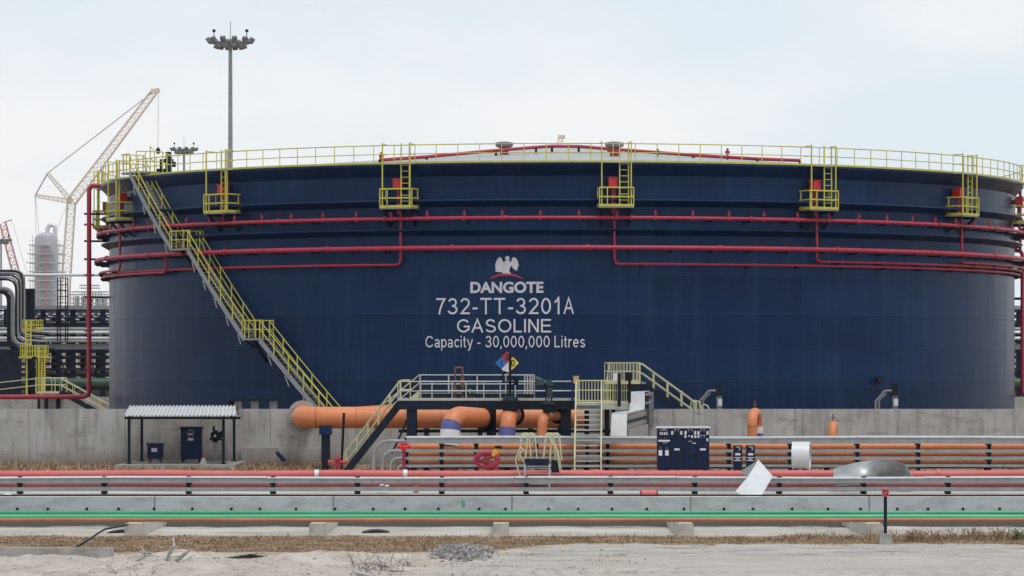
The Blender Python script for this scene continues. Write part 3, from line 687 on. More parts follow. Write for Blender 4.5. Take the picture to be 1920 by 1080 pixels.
# ------------------------------------------------------------------ foreground pipe track
def long_pipe(name, label, py, d, r, m, x0=-36, x1=36, group=None, sup=None, n=16, z=None):
    zc = Z(py, d) if z is None else z
    t = thing(name, label, 'pipe', (0, d, zc - r), group)
    pts = [Vector((x0 + (x1 - x0) * i / 24, d, zc + .006 * math.sin(i * 2.3 + d))) for i in range(25)]
    MB().tube(pts, r, n).build('pipe', m, t, 60)
    return t
SLX = [-17.2, -11.27, -5.9, -.55, 4.85, 10.35, 15.8]
slab = ['concrete sleeper under the green pipes just inside the left edge', 'concrete sleeper under the green pipes behind the dead branches', 'concrete sleeper under the green pipes, second visible from the left', 'concrete sleeper under the green pipes nearest the middle of the picture', 'concrete sleeper under the green pipes right of the middle', 'concrete sleeper under the green pipes next to the red topped marker post', 'concrete sleeper under the green pipes beyond the right edge']
for xx, lb in zip(SLX, slab):
    if abs(xx) > 14.9: continue
    mb = MB(); z1 = .40
    mb.prism([(xx - .02, 100.6, -.05), (xx + .46, 100.6, -.05), (xx + .44, 100.6, z1 - .03), (xx + .41, 100.6, z1), (xx + .03, 100.6, z1), (xx, 100.6, z1 - .03)], (0, 7.6, 0))
    tag(mb.build('concrete_sleeper', SLEEP), lb, 'concrete block', 'concrete sleepers under the green pipes')
t = long_pipe('orange_pipe', 'thin orange pipe at the front of the track below the two green pipes', 0, 101.5, .058, ORANGED, z=.46)
t = long_pipe('green_pipe', 'lighter green pipe, the nearer of the two, above the thin orange pipe', 0, 103.4, .068, GREENP, z=.47, group='green pipes')
t = long_pipe('green_pipe', 'darker green pipe, the farther of the two, against the concrete beam', 0, 106.1, .068, GREEND, z=.47, group='green pipes')
# concrete beam with its anchor studs
bt = thing('concrete_beam', 'long low pale blue grey concrete beam behind the green pipes', 'concrete beam', (0, 118, 0))
MB().bx(-36, 36, 118, 118.45, -.02, .51).build('beam', BEAMM, bt)
for i in range(44):
    px = -430 + 66 * i + random.uniform(-9, 9); p = P(px, 955, 117.95); MB().box((p.x, 117.96, Z(955, 118) + .02), (.07, .08, .08)).build('anchor', BLACKM, bt)
p = P(869, 944, 117.99); MB().bx(p.x - .05, p.x + .05, 117.985, 118.0, p.z - .1, p.z + .1).build('paint_mark', GREENP, bt)
tag(MB().tube([Vector((-36 + 2.9 * i, 118.62, .535 + .006 * math.sin(i))) for i in range(26)], .028, 6).build('cable', BLACKM, smooth=60), 'thin black strip added as the shadow line along the top of the concrete beam', 'cable')  # black tube added to draw the dark shadow line behind the beam top
# front cable trays
def tray_rack(name, label, d, trays, posts, x0, x1, post_top, post_bot, depth=.35, lid=None):
    t = thing(name, label, 'cable tray', ((x0 + x1) / 2, d, max(0, post_bot)))
    for k, (za, zb) in enumerate(trays):
        mb = MB()                                        # a channel: two side rails and rungs, laid in slightly uneven lengths
        a = x0; i = 0
        while a < x1 - .05:
            b = min(x1, a + 3.0 + .4 * ((i * 7 + k * 3) % 3)); dz = .012 * math.sin(i * 2.1 + k * 1.7); dz2 = .012 * math.sin((i + 1) * 2.1 + k * 1.7)
            for dd in (0, depth):
                mb.prism([(a, d + dd, za + dz), (b - .012, d + dd, za + dz2), (b - .012, d + dd, zb + dz2), (a, d + dd, zb + dz)], (0, .03, 0))
            mb.prism([(a, d + .03, za + dz + .015), (b - .012, d + .03, za + dz2 + .015), (b - .012, d + depth, za + dz2 + .015), (a, d + depth, za + dz + .015)], (0, 0, .02))
            a = b; i += 1
        mb.build('tray', GALV, t)
        if lid and k in lid:
            mb = MB(); a = x0; i = 0
            while a < x1 - .05:
                b = min(x1, a + 4.3 + ((i * 5) % 3)); dz = .02 * math.sin(i * 1.9); dz2 = .02 * math.sin(i * 1.9 + 1.3)
                mb.prism([(a, d - .04, zb + dz + .004), (b - .02, d - .04, zb + dz2 + .004), (b - .02, d + depth + .06, zb + dz2 + .03), (a, d + depth + .06, zb + dz + .03)], (0, 0, .055 if d > 140 else .035)); a = b; i += 1
            mb.build('cover', GALVL, t)
    for x_ in posts:
        mb = MB(); mb.bx(x_ - .085, x_ + .085, d + .04, d + .14, post_bot, post_top).bx(x_ - .11, x_ + .11, d - .02, d + depth + .05, post_bot, post_bot + .03)
        for za, zb in trays: mb.bx(x_ - .12, x_ + .10, d - .03, d + depth + .08, za - .07, za - .004)
        mb.build('post', BLACKM, t)
    return t
d1 = 134
fx = [X(37 + 158.3 * i, d1) for i in range(-4, 16)]
tray_rack('cable_tray_rack', 'front galvanised cable tray rack of two levels on short black posts before the red pipe', d1,
          [(Z(905.5, d1), Z(897, d1)), (Z(921, d1), Z(913.5, d1))], fx, -36, 36, Z(893, d1), 0, .3, lid=(0,))
# two red fire mains, one above the other on low stands
for lb, py, d_, r_ in (('thick faded red pipe, upper of two, running right across behind the front cable trays', 889.2, 141.5, .165), ('red pipe toned down for shade, lower of two, seen between the two front cable trays', 909, 140.2, .15)):
    zc = Z(py, d_); t = thing('red_pipe', lb, 'pipe', (0, d_, zc - r_), 'red fire pipes'); up1 = py < 900
    a = -28.0; i = 0
    MB().tube([Vector((-36 + 72 * i / 60, d_ + .02 * math.sin(i * .9), zc + .012 * math.sin(i * .83) - .008 * abs(math.sin(i * math.pi / 6)))) for i in range(61)], r_, 20).build('pipe', REDF if up1 else REDL, t, 60)
    for px in ((90, 594, 669, 760, 1120, 1500, 1760) if up1 else (330, 1010, 1640)): MB().tube([P(px - 4, py, d_), P(px + 4, py, d_)], r_ + .03, 20).build('collar', (REDF if up1 else REDL) if px not in (760, 594) else GALVL, t, 50)
    for i in range(14):
        x_ = -35 + 5.4 * i + (.4 if up1 else 0); MB().bx(x_ - .06, x_ + .06, d_ - .1, d_ + .1, 0, max(.02, zc - r_ + .01)).build('stand', BLACKM, t)
# rear cable trays with bent ends, orange product pipes behind them
d2 = 155; x_l = X(762, d2)
posts = [X(p_, d2) for p_ in (762, 828, 893, 1006, 1125, 1246, 1367, 1482, 1608, 1722, 1855, 1975, 2100, 2225, 2350)]
lev = [(Z(832, d2), Z(821.5, d2)), (Z(848, d2), Z(842.5, d2)), (Z(862, d2), Z(856.5, d2)), (Z(876, d2), Z(871, d2))]
rk = tray_rack('cable_tray_rack', 'rear galvanised cable tray rack of four levels whose left ends bend down to the ground', d2, lev, posts, x_l, 36, Z(821, d2), 0, .4, lid=(0,))
for k, (px_out, (za, zb)) in enumerate(zip((702, 717, 732, 745), lev)):
    zc = (za + zb) / 2; xo = X(px_out, d2); path = rnd([(x_l + .1, d2 + .1, zc), (xo, d2 + .1, zc), (xo - .05 + .1 * k * .3, d2 + .1, 0)], .75 - .1 * k, 10)
    for dd, m_, w in ((0, GALV, .075), (.34, GALV, .06)):
        mb = MB()
        mb.tube([q + Vector((0, dd, 0)) for q in path], w, 8); mb.build('bend', m_, rk, 50)
    mb = MB()
    for q in path[::3]: mb.bar(q, q + Vector((0, .34, 0)), .05)
    mb.build('rungs', BLACKM, rk)
MB().bx(x_l - .3, 36, d2 + .45, d2 + .6, Z(879, d2), Z(872, d2)).build('base_rail', BLACKM, rk)
for lb, py, d, r, m_ in (('topmost thinner orange pipe seen between the bars of the rear cable trays', 837.5, 158.0, .19, ORANGE), ('middle orange brown pipe seen between the bars of the rear cable trays', 851, 157.4, .20, ORANGED), ('lowest orange brown pipe seen between the bars of the rear cable trays', 866, 156.6, .25, ORANGED)):
    t = long_pipe('product_pipe', lb, py, d, r, m_, X(757, d), 36, 'orange pipes behind the rear cable trays')
    for i in range(11): MB().bx(X(800 + 150 * i, d) - .12, X(800 + 150 * i, d) + .12, d - .1, d + .1, 0, Z(py, d) - r + .01).build('support', BLACKM, t)
# ------------------------------------------------------------------ cabinets and panels
cb = thing('control_cabinet', 'large dark navy control cabinet with rows of white labels in front of the orange pipes', 'cabinet', (X(1281, 148), 148, 0))
xa, xb, za, zb = X(1233, 148), X(1330, 148), Z(881, 148), Z(803, 148)
CAB = mat('cabinet_paint', (.006, .015, .042), .45, var=.2, spec=.15, dirt=((.03, .035, .05), .4, 2))
MB().bx(xa, xb, 148, 148.9, za, zb).build('body', CAB, cb)
MB().bx(xa - .05, xb + .05, 147.9, 149, zb + .002, zb + .07).build('canopy', GALVL, cb)
for q in (xa + .15, xb - .15): MB().bx(q - .06, q + .06, 148.1, 148.8, 0, za).build('leg', BLACKM, cb)
for q in (1257, 1281, 1306): MB().bx(X(q, 148) - .008, X(q, 148) + .008, 147.994, 148.0, za + .05, zb - .05).build('door_seam', BLACKM, cb)
def cpx(cx, cy): return 1220 + cx / 7.2, 790 + cy / 7.2
def plate(par, cx0, cy0, cx1, cy1, m_=None, d=148.0, nm='label_plate'):
    (a, b_), (c, e) = cpx(cx0, cy0), cpx(cx1, cy1)
    MB().bx(X(a, d), X(c, d), d - .014, d, Z(e, d), Z(b_, d)).build(nm, m_ or LETTER, par)
for q in ((155, 94, 205, 106), (118, 116, 232, 122), (105, 250, 258, 274), (160, 290, 225, 295), (318, 366, 390, 392), (666, 366, 742, 392), (510, 266, 560, 272), (560, 290, 612, 300)): plate(cb, *q)
for q in (122, 150, 180, 210): plate(cb, q, 145, q + 18, 182, None, nm='gauge')
for q in (125, 185): plate(cb, q, 214, q + 12, 230, REDSIGN, nm='lamp')
for q in (275, 398, 455, 585, 630, 752): plate(cb, q, 128, q + 30, 180, nm='label_plate')
for q in (320, 362, 500, 545, 672, 712): plate(cb, q, 108, q + 22, 118); plate(cb, q + 6, 126, q + 14, 146, GALV, nm='switch')
for q in (455, 505, 545, 590, 630): plate(cb, q, 190, q + 26, 222 if q != 505 else 204)
for q in (672, 712): plate(cb, q, 186, q + 22, 196); plate(cb, q + 6, 202, q + 14, 222, GALV, nm='switch')
plate(cb, 754, 230, 776, 268)
for q in (108, 195): plate(cb, q, 388, q + 48, 462); plate(cb, q + 18, 350, q + 30, 368, GALV, nm='lamp')
for i, (px0, lb) in enumerate(((1375.5, 'narrow dark navy panel with white labels, left one of two, right of the big cabinet'), (1399.5, 'narrow dark navy panel with white labels, right one of two, behind the bent white sheet'))):
    t = thing('panel_cabinet', lb, 'panel', (X(px0 + 8, 148), 148, 0), 'narrow control panels'); a, b_ = X(px0, 148), X(px0 + 16, 148)
    MB().bx(a, b_, 148, 148.3, Z(882, 148), Z(835, 148)).build('body', CAB, t)
    MB().bx(a + .1, b_ - .1, 148.05, 148.25, 0, Z(882, 148)).build('leg', BLACKM, t)
    o = (px0 - 1220) * 7.2
    for q in ((o + 32, 342, o + 90, 350), (o + 22, 430, o + 92, 458), (o + 10, 484, o + 100, 494), (o + 30, 504, o + 80, 514), (o + 8, 524, o + 100, 534)): plate(t, *q)
    plate(t, o + 70, 356, o + 90, 395, GALV, nm='switch'); plate(t, o + 46, 404, o + 58, 416, REDSIGN, nm='lamp')
# white sleeve and loose cladding sheets
def shell_sheet(mb, fn, nu, nv, th=.012):
    g_ = [[Vector(fn(i / nu, j / nv)) for j in range(nv + 1)] for i in range(nu + 1)]; w = nv + 1
    vs = [p for row in g_ for p in row]; nrm = []
    for i in range(nu + 1):
        for j in range(nv + 1):
            a = g_[min(i + 1, nu)][j] - g_[max(i - 1, 0)][j]; b = g_[i][min(j + 1, nv)] - g_[i][max(j - 1, 0)]
            c = a.cross(b); nrm.append(c.normalized() * th if c.length else Vector((0, th, 0)))
    N = len(vs); vs += [v + nn for v, nn in zip(vs, nrm)]; fs = []
    for i in range(nu):
        for j in range(nv):
            q = (i * w + j, (i + 1) * w + j, (i + 1) * w + j + 1, i * w + j + 1); fs.append(q); fs.append(tuple(k + N for k in reversed(q)))
    for i in range(nu):
        fs.append((i * w, i * w + N, (i + 1) * w + N, (i + 1) * w)); fs.append((i * w + nv, (i + 1) * w + nv, (i + 1) * w + nv + N, i * w + nv + N))
    for j in range(nv):
        fs.append((j, j + 1, j + 1 + N, j + N)); k = nu * w; fs.append((k + j, k + j + N, k + j + 1 + N, k + j + 1))
    return mb.add(vs, fs)
dc = P(1502, 855, 147); w = X(1485, 147), X(1518, 147); rr_ = 26.5 * 147 / F
t = thing('cladding_drum', 'wide white sheet metal drum standing over the rear cable trays', 'drum', (dc.x, 147, 0))
mb = MB(); mb.lathe([(rr_ - .03, w[0] - dc.x), (rr_, w[0] - dc.x), (rr_, w[1] - dc.x), (rr_ - .03, w[1] - dc.x), (rr_ - .03, w[0] - dc.x)], (dc.x, 147.3, dc.z), 40, axis='X')
rot = Matrix.Translation(dc) @ Matrix.Rotation(R_(-9), 4, 'Z') @ Matrix.Translation(-dc); mb.v = [rot @ v for v in mb.v]; mb.build('sleeve', GALVL, t, 40)
mb = MB(); mb.lathe([(0.001, 0), (rr_ - .035, 0)], (w[1] - .25, 147.3, dc.z), 40, axis='X'); mb.v = [rot @ v for v in mb.v]; mb.build('dark_inside', BLACKM, t)  # black disc added as the shade inside the open drum
MB().bx(w[0] + .1, w[1] - .1, 147, 147.6, 0, dc.z - rr_ + .01).build('stand', BLACKM, t)
# folded sheet
t = thing('sheet_metal', 'white folded metal sheet leaning over the front cable trays', 'metal sheet', P(1412, 934, 131))
def q3(px, py, d): return P(px, py, d)
mb = MB()
A_, B_, C_, D_, E_ = q3(1422, 862, 132.6), q3(1449, 893, 131.8), q3(1425, 934, 130.6), q3(1401, 935, 130.6), q3(1379, 921, 131.2)
M_ = q3(1401, 896, 131.9)
mb.prism([A_, B_, M_], (0, .012, .004)); mb.prism([B_, C_, D_, M_], (0, .012, .004)); mb.prism([M_, D_, E_], (0, .012, .004)); mb.build('panel', GALVL, t)
MB().prism([A_ + Vector((0, .02, 0)), q3(1388, 884, 133.4), M_ + Vector((0, .02, 0))], (0, .012, 0)).build('folded_flap', DULLGREY, t)  # flap takes a darker grey to carry its shade
# curved sheet
t = thing('sheet_metal', 'dull grey curved metal sheet arched over the front cable trays at right', 'metal sheet', P(1640, 899, 136))
GS = mat('weathered_sheet', (.36, .38, .39), .46, .7, var=.4, scale=1.0, dirt=((.12, .13, .13), .7, .8))
def arch(u, v):
    px = 1563 + 150 * u; top = [(0, 879), (.05, 876), (.25, 868), (.45, 863), (.6, 862), (.75, 865), (.9, 871), (1, 897)]
    for (ua, ya), (ub, yb) in zip(top, top[1:]):
        if ua <= u <= ub: yt = ya + (yb - ya) * (u - ua) / (ub - ua); break
    py = yt + (899 - yt) * v; d = 137.2 + 1.5 * (1 - 2.1 * u) * (1 - 2 * v) * (.6 + .4 * v)
    return P(px, py, d)
shell_sheet(MB(), arch, 30, 10).build('panel', GS, t, 40)
shell_sheet(MB(), lambda u, v: P(1567 + 62 * u, 905 + (7 - 5 * u) * v, 134.6 + .3 * v), 8, 3).build('lower_lip', GS, t, 40)
# ------------------------------------------------------------------ red hydrants, step-over stair and small valves on the track
def hydrant(px, lb):
    d = 146; b0 = P(px, 906, d); b0.z = 0; t = thing('hydrant', lb, 'hydrant', b0); zt = Z(858, d)
    MB().lathe([(.14, 0), (.14, .06), (.09, .1), (.09, zt - .42), (.15, zt - .36), (.15, zt - .28), (.1, zt - .24), (.1, zt - .12), (.13, zt - .06), (.06, zt), (0, zt + .03)], b0, 14).build('body', CRIM, t, 40)
    for s in (-1, 1):
        MB().tube([b0 + Vector((0, 0, zt - .18)), b0 + Vector((s * .34, -.05, zt - .18)), b0 + Vector((s * .36, -.05, zt - .3))], .055, 8).tube([b0 + Vector((s * .33, -.05, zt - .18)), b0 + Vector((s * .40, -.05, zt - .18))], .09, 10).build('outlet', REDB, t, 40)
    MB().lathe([(.17, -.01), (.19, 0), (.17, .015)], b0 + Vector((0, 0, zt + .06)), 16).bar(b0 + Vector((-.17, 0, zt + .06)), b0 + Vector((.17, 0, zt + .06)), .03).bar(b0 + Vector((0, 0, zt)), b0 + Vector((0, 0, zt + .07)), .04).build('handwheel', REDB, t, 40)
    return t
hydrant(633, 'red fire hydrant rising behind the red pipe below the foot of the walkway stair')
d = 145; b0 = P(757, 900, d); b0.z = 0
t = thing('valve_post', 'crimson valve on a tall stem before the bent ends of the cable trays', 'valve', b0); zt = Z(838, d)
MB().tube([b0, b0 + Vector((0, 0, zt))], .07, 10).tube([b0 + Vector((0, 0, .5)), b0 + Vector((0, 0, .62))], .13, 10).build('stem', CRIM, t, 40)
MB().lathe([(.04, -.14), (.2, -.1), (.22, .02), (.12, .08), (.14, .16), (0, .2)], b0 + Vector((0, 0, zt)), 14).tube([b0 + Vector((-.28, 0, zt + .02)), b0 + Vector((.3, 0, zt + .02))], .09, 10).build('body', REDB, t, 40)
d = 145.5; c0 = P(913, 862, d)
t = thing('hose_monitor', 'crimson ring shaped fire monitor with a yellow nozzle before the orange pipes', 'fire monitor', (c0.x, d, 0))
mb = MB(); ring_pts = [c0 + Vector((.40 * math.cos(a) * 1.12, .05 * math.sin(a * 2), .30 * math.sin(a))) for a in [2 * math.pi * i / 24 for i in range(25)]]
mb.tube(ring_pts, .12, 10, False); mb.build('ring', CRIM, t, 50)
MB().bar(c0 + Vector((-.3, .02, -.05)), c0 + Vector((.3, .02, .12)), .12).bar(c0 + Vector((-.1, .02, .2)), c0 + Vector((.05, .02, -.25)), .1).tube([c0 + Vector((0, -.12, 0)), c0 + Vector((0, .12, 0))], .12, 12).build('valve_body', CRIM, t)
MB().tube([c0 + Vector((.36, 0, -.12)), Vector((c0.x + .34, d, 0))], .13, 12).tube([Vector((c0.x + .34, d, .38)), Vector((c0.x + .34, d, .48))], .2, 12).build('stem', CRIM, t, 50)
n0 = P(926, 852, d); n1 = P(934, 841, d)
MB().tube([n0 + Vector((-.05, 0, -.08)), n0, n1], [.09, .12, .13], 12).build('nozzle', YEL2, t, 50)
MB().lathe([(.17, 0), (.17, .09), (.1, .12)], n1 + Vector((0, 0, 0)), 12).build('nozzle_cap', BLACKM, t, 40)
d = 139.5; t = thing('crossover_stairs', 'small cream and grey step over stair crossing the red pipe', 'stairs', (X(1006, d), d, 0))
xa, xb = X(984, d), X(1030, d); zt = Z(859, d); zl = Z(858, d)
MB().bx(xa, xb, d - .1, d + 1.6, zt - .16, zt - .10).build('platform', DULLGREY, t)
MB().bx(xa, xb, d - .13, d - .1, zt - .3, zt - .02).build('fascia', NAVY, t)
for xx in (xa, xb):
    for yy in (d - .05, d + 1.5): MB().bar((xx, yy, 0), (xx, yy, zt - .1), .09).build('leg', GALV, t)
    MB().bar((xx, d - .1, zt - .3), (xx, d - 1.1, 0), .05, .2).build('stringer', GALV, t)
    mb = MB()
    for s_ in (-.22, .02):
        mb.tube(rnd([(xx + s_ * 1.1, d + .1, zt - .1), (xx + s_ + .1, d + .1, zt + .95), (xx + s_ + .38, d + .1, zt + .95), (xx + s_ + .48, d + .1, zt - .1)], .12), .028, 6)
        mb.tube(rnd([(xx + s_ * 1.1, d + 1.4, zt - .1), (xx + s_ + .1, d + 1.4, zt + .98), (xx + s_ + .38, d + 1.4, zt + .98), (xx + s_ + .48, d + 1.4, zt - .1)], .12), .028, 6)
    for h in (.5, .95): mb.tube([(xx + .1, d + .1, zt + h), (xx + .1, d + 1.4, zt + h)], .026, 6)
    mb.build('handrail', CREAM, t)
for k in range(4): MB().bx(xa, xb, d - .35 - .25 * k, d - .12 - .25 * k, zt - .42 - .2 * k, zt - .39 - .2 * k).build('tread', GALV, t)
mb = MB()
for dd in (0, .12):
    mb.tube(rnd([P(979, 905, d + dd), P(966, 862, d + dd), P(976, 838, d + dd), P(985, 846, d + dd)], .1), .026, 6); mb.tube(rnd([P(983, 868, d + dd), P(974, 852, d + dd), P(980, 842, d + dd)], .1), .024, 6)
mb.build('stair_rail', CREAM, t)
mb = MB(); mb.tube(rnd([P(1036, 830, d), P(1046, 845, d), P(1053, 884, d)], .1), .026, 6); mb.tube(rnd([P(1030, 822, d), P(1043, 838, d), P(1049, 880, d)], .1), .026, 6); mb.build('stair_rail', CREAM, t)
MB().prism([P(1034, 862, d + 1), P(1046, 862, d + 1), P(1049, 886, d + 1), P(1034, 886, d + 1)], (0, .04, 0)).build('side_plate', NAVY, t)
# little things lying on or by the trays
p = P(780, 909, 135.5); p.z = 0; t = thing('valve', 'small orange and amber valve peeping between the two front trays', 'valve', p)
MB().tube([p, p + Vector((0, 0, .35))], .11, 10).tube([p + Vector((-.16, 0, .4)), p + Vector((.16, 0, .4))], .12, 10).build('body', ORANGED, t, 50); MB().lathe([(.1, 0), (.12, .05), (.1, .12), (0, .14)], p + Vector((0, 0, .5)), 10).build('cap', YEL2, t, 40)
p = P(1217, 922, 131); p.z = 0; t = thing('pipe_end', 'pinkish capped pipe end on the ground below the front trays', 'pipe', p)
MB().tube([p + Vector((-.28, .1, .13)), p + Vector((.28, .1, .13))], .15, 12).build('pipe', REDF, t, 50)
for s in (-1, 1): MB().tube([p + Vector((s * .28, .1, .13)), p + Vector((s * .34, .1, .13))], .17, 12).build('flange', CRIM, t, 50)
for px, py, d, w, h, lb in ((689, 929, 131, .9, .16, 'white plastic sheet lying on the ground left of the middle'), (25, 928, 131, 1.0, .3, 'crumpled white sheet on the ground at the far left'), (720, 907, 135, .35, .2, 'white rag caught between the two front trays')):
    p = P(px, py, d); z0 = max(0.01, p.z - h / 2 if d > 132 else .01)
    sh = shell_sheet(MB(), lambda u, v: (p.x + (u - .5) * w, d + (v - .5) * .7, z0 + h * (.5 + .5 * math.sin(u * 5 + v * 2)) * math.sin(math.pi * u) * (.3 + .7 * v)), 10, 6, .01)
    tag(sh.build('plastic_sheet', WHITE, smooth=60), lb, 'sheet')
# marker post
b0 = P(1660, 1021, 96.4); b0.z = yard_z(b0.x, b0.y)
t = thing('marker_post', 'dark marker post with a square red plate on a concrete foot at right', 'marker post', b0)
w = 12.5 * 96.4 / F; zt = Z(1000, 96.4)
MB().add([b0 + Vector(q) for q in ((-w, -w, -.1), (w, -w, -.1), (w, w, -.1), (-w, w, -.1), (-w * .8, -w * .8, zt - b0.z), (w * .8, -w * .8, zt - b0.z), (w * .8, w * .8, zt - b0.z), (-w * .8, w * .8, zt - b0.z))], [(0, 1, 2, 3), (4, 5, 6, 7), (0, 1, 5, 4), (1, 2, 6, 5), (2, 3, 7, 6), (3, 0, 4, 7)]).build('foot', CONC, t)
MB().bar((b0.x, b0.y, zt), (b0.x, b0.y, Z(929, 96.4)), .085).build('post', NAVY, t)
xa, xb, za, zb = X(1653.5, 96.3), X(1666.5, 96.3), Z(931, 96.3), Z(917, 96.3)
MB().bx(xa, xb, 96.26, 96.34, za, zb).build('plate', CRIM, t)
for q in ((xa, xb, za, za + .02), (xa, xb, zb - .02, zb), (xa, xa + .02, za, zb), (xb - .02, xb, za, zb)): MB().bx(q[0], q[1], 96.25, 96.259, q[2], q[3]).build('plate_border', REDF, t)
v, f = text_mesh('!', .03); MB().bar((xa + .05, 96.25, za + .05), (xb - .06, 96.25, zb - .07), .035, .008).build('symbol', LETTER, t)
# ------------------------------------------------------------------ shelter by the wall
sh = thing('shelter', 'small open shelter with a corrugated grey roof on dark posts against the concrete wall', 'shelter', (X(340, 170), 170, 0))
MB().bx(X(232, 170), X(452, 170), 166.3, 174.45, -.05, .2).build('slab', CONC, sh)
zf0, zr0 = Z(779.5, 167), Z(761.5, 173.8)
for px, d in ((242, 168), (419, 168), (266, 172.8), (439, 172.8)):
    x_ = X(px, d); zt = zf0 + (zr0 - zf0) * (d - 167) / 6.8 - .1
    MB().bx(x_ - .065, x_ + .065, d - .065, d + .065, .2, zt).bx(x_ - .15, x_ + .15, d - .15, d + .15, .2, .24).build('post', NAVY, sh)
xl, xr = X(233, 167), X(447, 167)
mb = MB(); n = 120
for k, (d, z_) in enumerate(((167, zf0), (173.8, zr0))):
    for i in range(n + 1): mb.v.append(Vector(((xl, X(243, 173.8))[k] * (1 - i / n) + (xr, X(445, 173.8))[k] * i / n, d, z_ + .05 * math.sin(i * math.pi * 2 / 4))))
mb.f = [(i, i + 1, n + 2 + i, n + 1 + i) for i in range(n)]; off = len(mb.v)
mb.v += [v + Vector((0, 0, .02)) for v in mb.v]; mb.f += [tuple(q + off for q in reversed(f)) for f in mb.f]
mb.f += [(i, i + 1, i + 1 + off, i + off) for i in range(n)]
mb.build('roof', GALVL, sh, 60)
MB().bx(xl, xr + .1, 167.02, 167.12, zf0 - .17, zf0 - .05).build('eave_beam', BLACKM, sh)
MB().bx(X(245, 173.5), X(447, 173.5), 173.5, 173.62, zr0 - .2, zr0 - .06).build('rear_beam', BLACKM, sh)
for px in (243, 432): MB().bar((X(px, 167), 167.2, zf0 - .12), (X(px, 173.5) + .2, 173.5, zr0 - .14), .09, .12).build('rafter', BLACKM, sh)
MB().bar((xr - .03, 167.2, zf0 - .04), (X(444, 173.7), 173.7, zr0 - .04), .05, .22).build('barge_board', NAVY, sh)
def tank_box(lb, px0, px1, d, ytop, ybot, cat, name, legs):
    a, b_ = X(px0, d), X(px1, d); zt, zb = Z(ytop, d), Z(ybot, d); w = b_ - a; dep = .7
    t = thing(name, lb, cat, ((a + b_) / 2, d, .2))
    bmm = bmesh.new(); bmesh.ops.create_cube(bmm, size=1); bmesh.ops.scale(bmm, vec=(w, dep, zt - zb), verts=bmm.verts); bmesh.ops.bevel(bmm, geom=bmm.edges[:], offset=.04, segments=2, affect='EDGES')
    bmm.verts.index_update(); mb = MB(); mb.v = [v.co + Vector(((a + b_) / 2, d + dep / 2, (zt + zb) / 2)) for v in bmm.verts]; mb.f = [tuple(v.index for v in f.verts) for f in bmm.faces]; bmm.free()
    mb.build('body', NAVYB, t, 40)
    MB().bx(a - .04, b_ + .04, d - .04, d + dep + .04, zt - .07, zt + .02).build('lid', NAVYB, t)
    for q in (a + .1, b_ - .1): MB().bx(q - .05, q + .05, d + .1, d + dep - .1, .2, zb + .02).build('leg', RUST if legs else BLACKM, t)
    m_ = (a + b_) / 2 - .02
    MB().bx(m_ - .14, m_ + .14, d - .012, d + .0, zt - .42 if not legs else zt - .4, zt - .3 if not legs else zt - .22).build('label_plate', WHITE, t)
    return t, m_, zt
tank_box('small blue box with a white label under the left of the shelter roof', 276, 304, 170.3, 832, 860, 'box', 'equipment_box', True)
t, m_, zt = tank_box('tall navy blue cabinet with a small white label under the shelter roof', 338.5, 377.5, 170.6, 801, 861, 'cabinet', 'equipment_cabinet', False)
v, f = text_mesh('O', .02)
MB().lathe([(.17, -.012), (.17, -.02), (.10, -.02)], (m_, 170.6, zt - .27), 16, axis='Y').build('emblem', DULLGREY, t)
MB().bx(m_ - .14, m_ + .14, 170.588, 170.6, zt - .66, zt - .53).build('label_plate', WHITE, t)
d = 170.8; x_ = X(404.5, d)
t = thing('valve_stand', 'dark valve head on a pale post under the right of the shelter roof', 'valve', (x_, d, .2))
MB().tube([(x_, d, .2), (x_, d, Z(830, d))], .07, 10).bx(x_ - .2, x_ + .2, d - .2, d + .2, .2, .23).build('post', GALV, t, 50)
zc = Z(818, d); mb = MB(); mb.tube([(x_ - .24, d, zc + .05), (x_ + .28, d, zc + .05)], .15, 12).tube([(x_ - .02, d, zc - .3), (x_ - .02, d, zc + .3)], .13, 12).tube([(x_ + .28, d, zc + .05), (x_ + .38, d, zc + .1)], .2, 12).tube([(x_ - .1, d, zc + .3), (x_ - .1, d, zc + .5)], .06, 8).tube([(x_ - .3, d - .1, zc - .15), (x_ + .3, d - .1, zc - .15)], .05, 8)
mb.build('valve_body', NAVY, t, 50); MB().tube([(x_ - .02, d - .2, zc + .02), (x_ - .02, d - .12, zc + .02)], .07, 10).build('dial', WHITE, t, 50)
d = 171; MBv = MB()
tag(MBv.prism([P(516, 849, d), P(521, 848, d), P(536, 864, d), P(529, 867, d)], (0, .3, .05)).build('steel_channel', NAVYB), 'short navy steel channel leaning on the ground by the concrete wall', 'steel piece')
d = 165.5; mb = MB(); mb.prism([(X(371, d), d, 0), (X(378, d), d, .55), (X(387, d), d, 0)], (0, 1.6, 0)); mb.prism([(X(380, d), d - .3, .02), (X(440, d), d - .3, .02), (X(436, d), d - .3, .18), (X(384, d), d - .3, .22)], (0, .5, .0))
tag(mb.build('concrete_fragment', CONC), 'broken pale slab leaning beside the shelter floor', 'rubble')
for px, lb in ((447, 'left'), (478, 'middle'), (513, 'right')):
    d = 178; x_ = X(px, d); t = thing('vent_pipe', f'small grey post with a flat dark cap above the wall top, {lb} of three', 'vent', (x_, d, 0), 'capped posts behind the wall')
    MB().bx(x_ - .19, x_ + .19, d - .19, d + .19, 0, Z(751, d)).build('post', DULLGREY, t); MB().bx(x_ - .42, x_ + .42, d - .3, d + .3, Z(751, d), Z(748, d)).build('cap', BLACKM, t)
    if lb == 'left': MB().bx(x_ - .5, x_ - .25, d - .1, d + .1, 1.5, Z(752, d)).build('side_box', BLACKM, t)
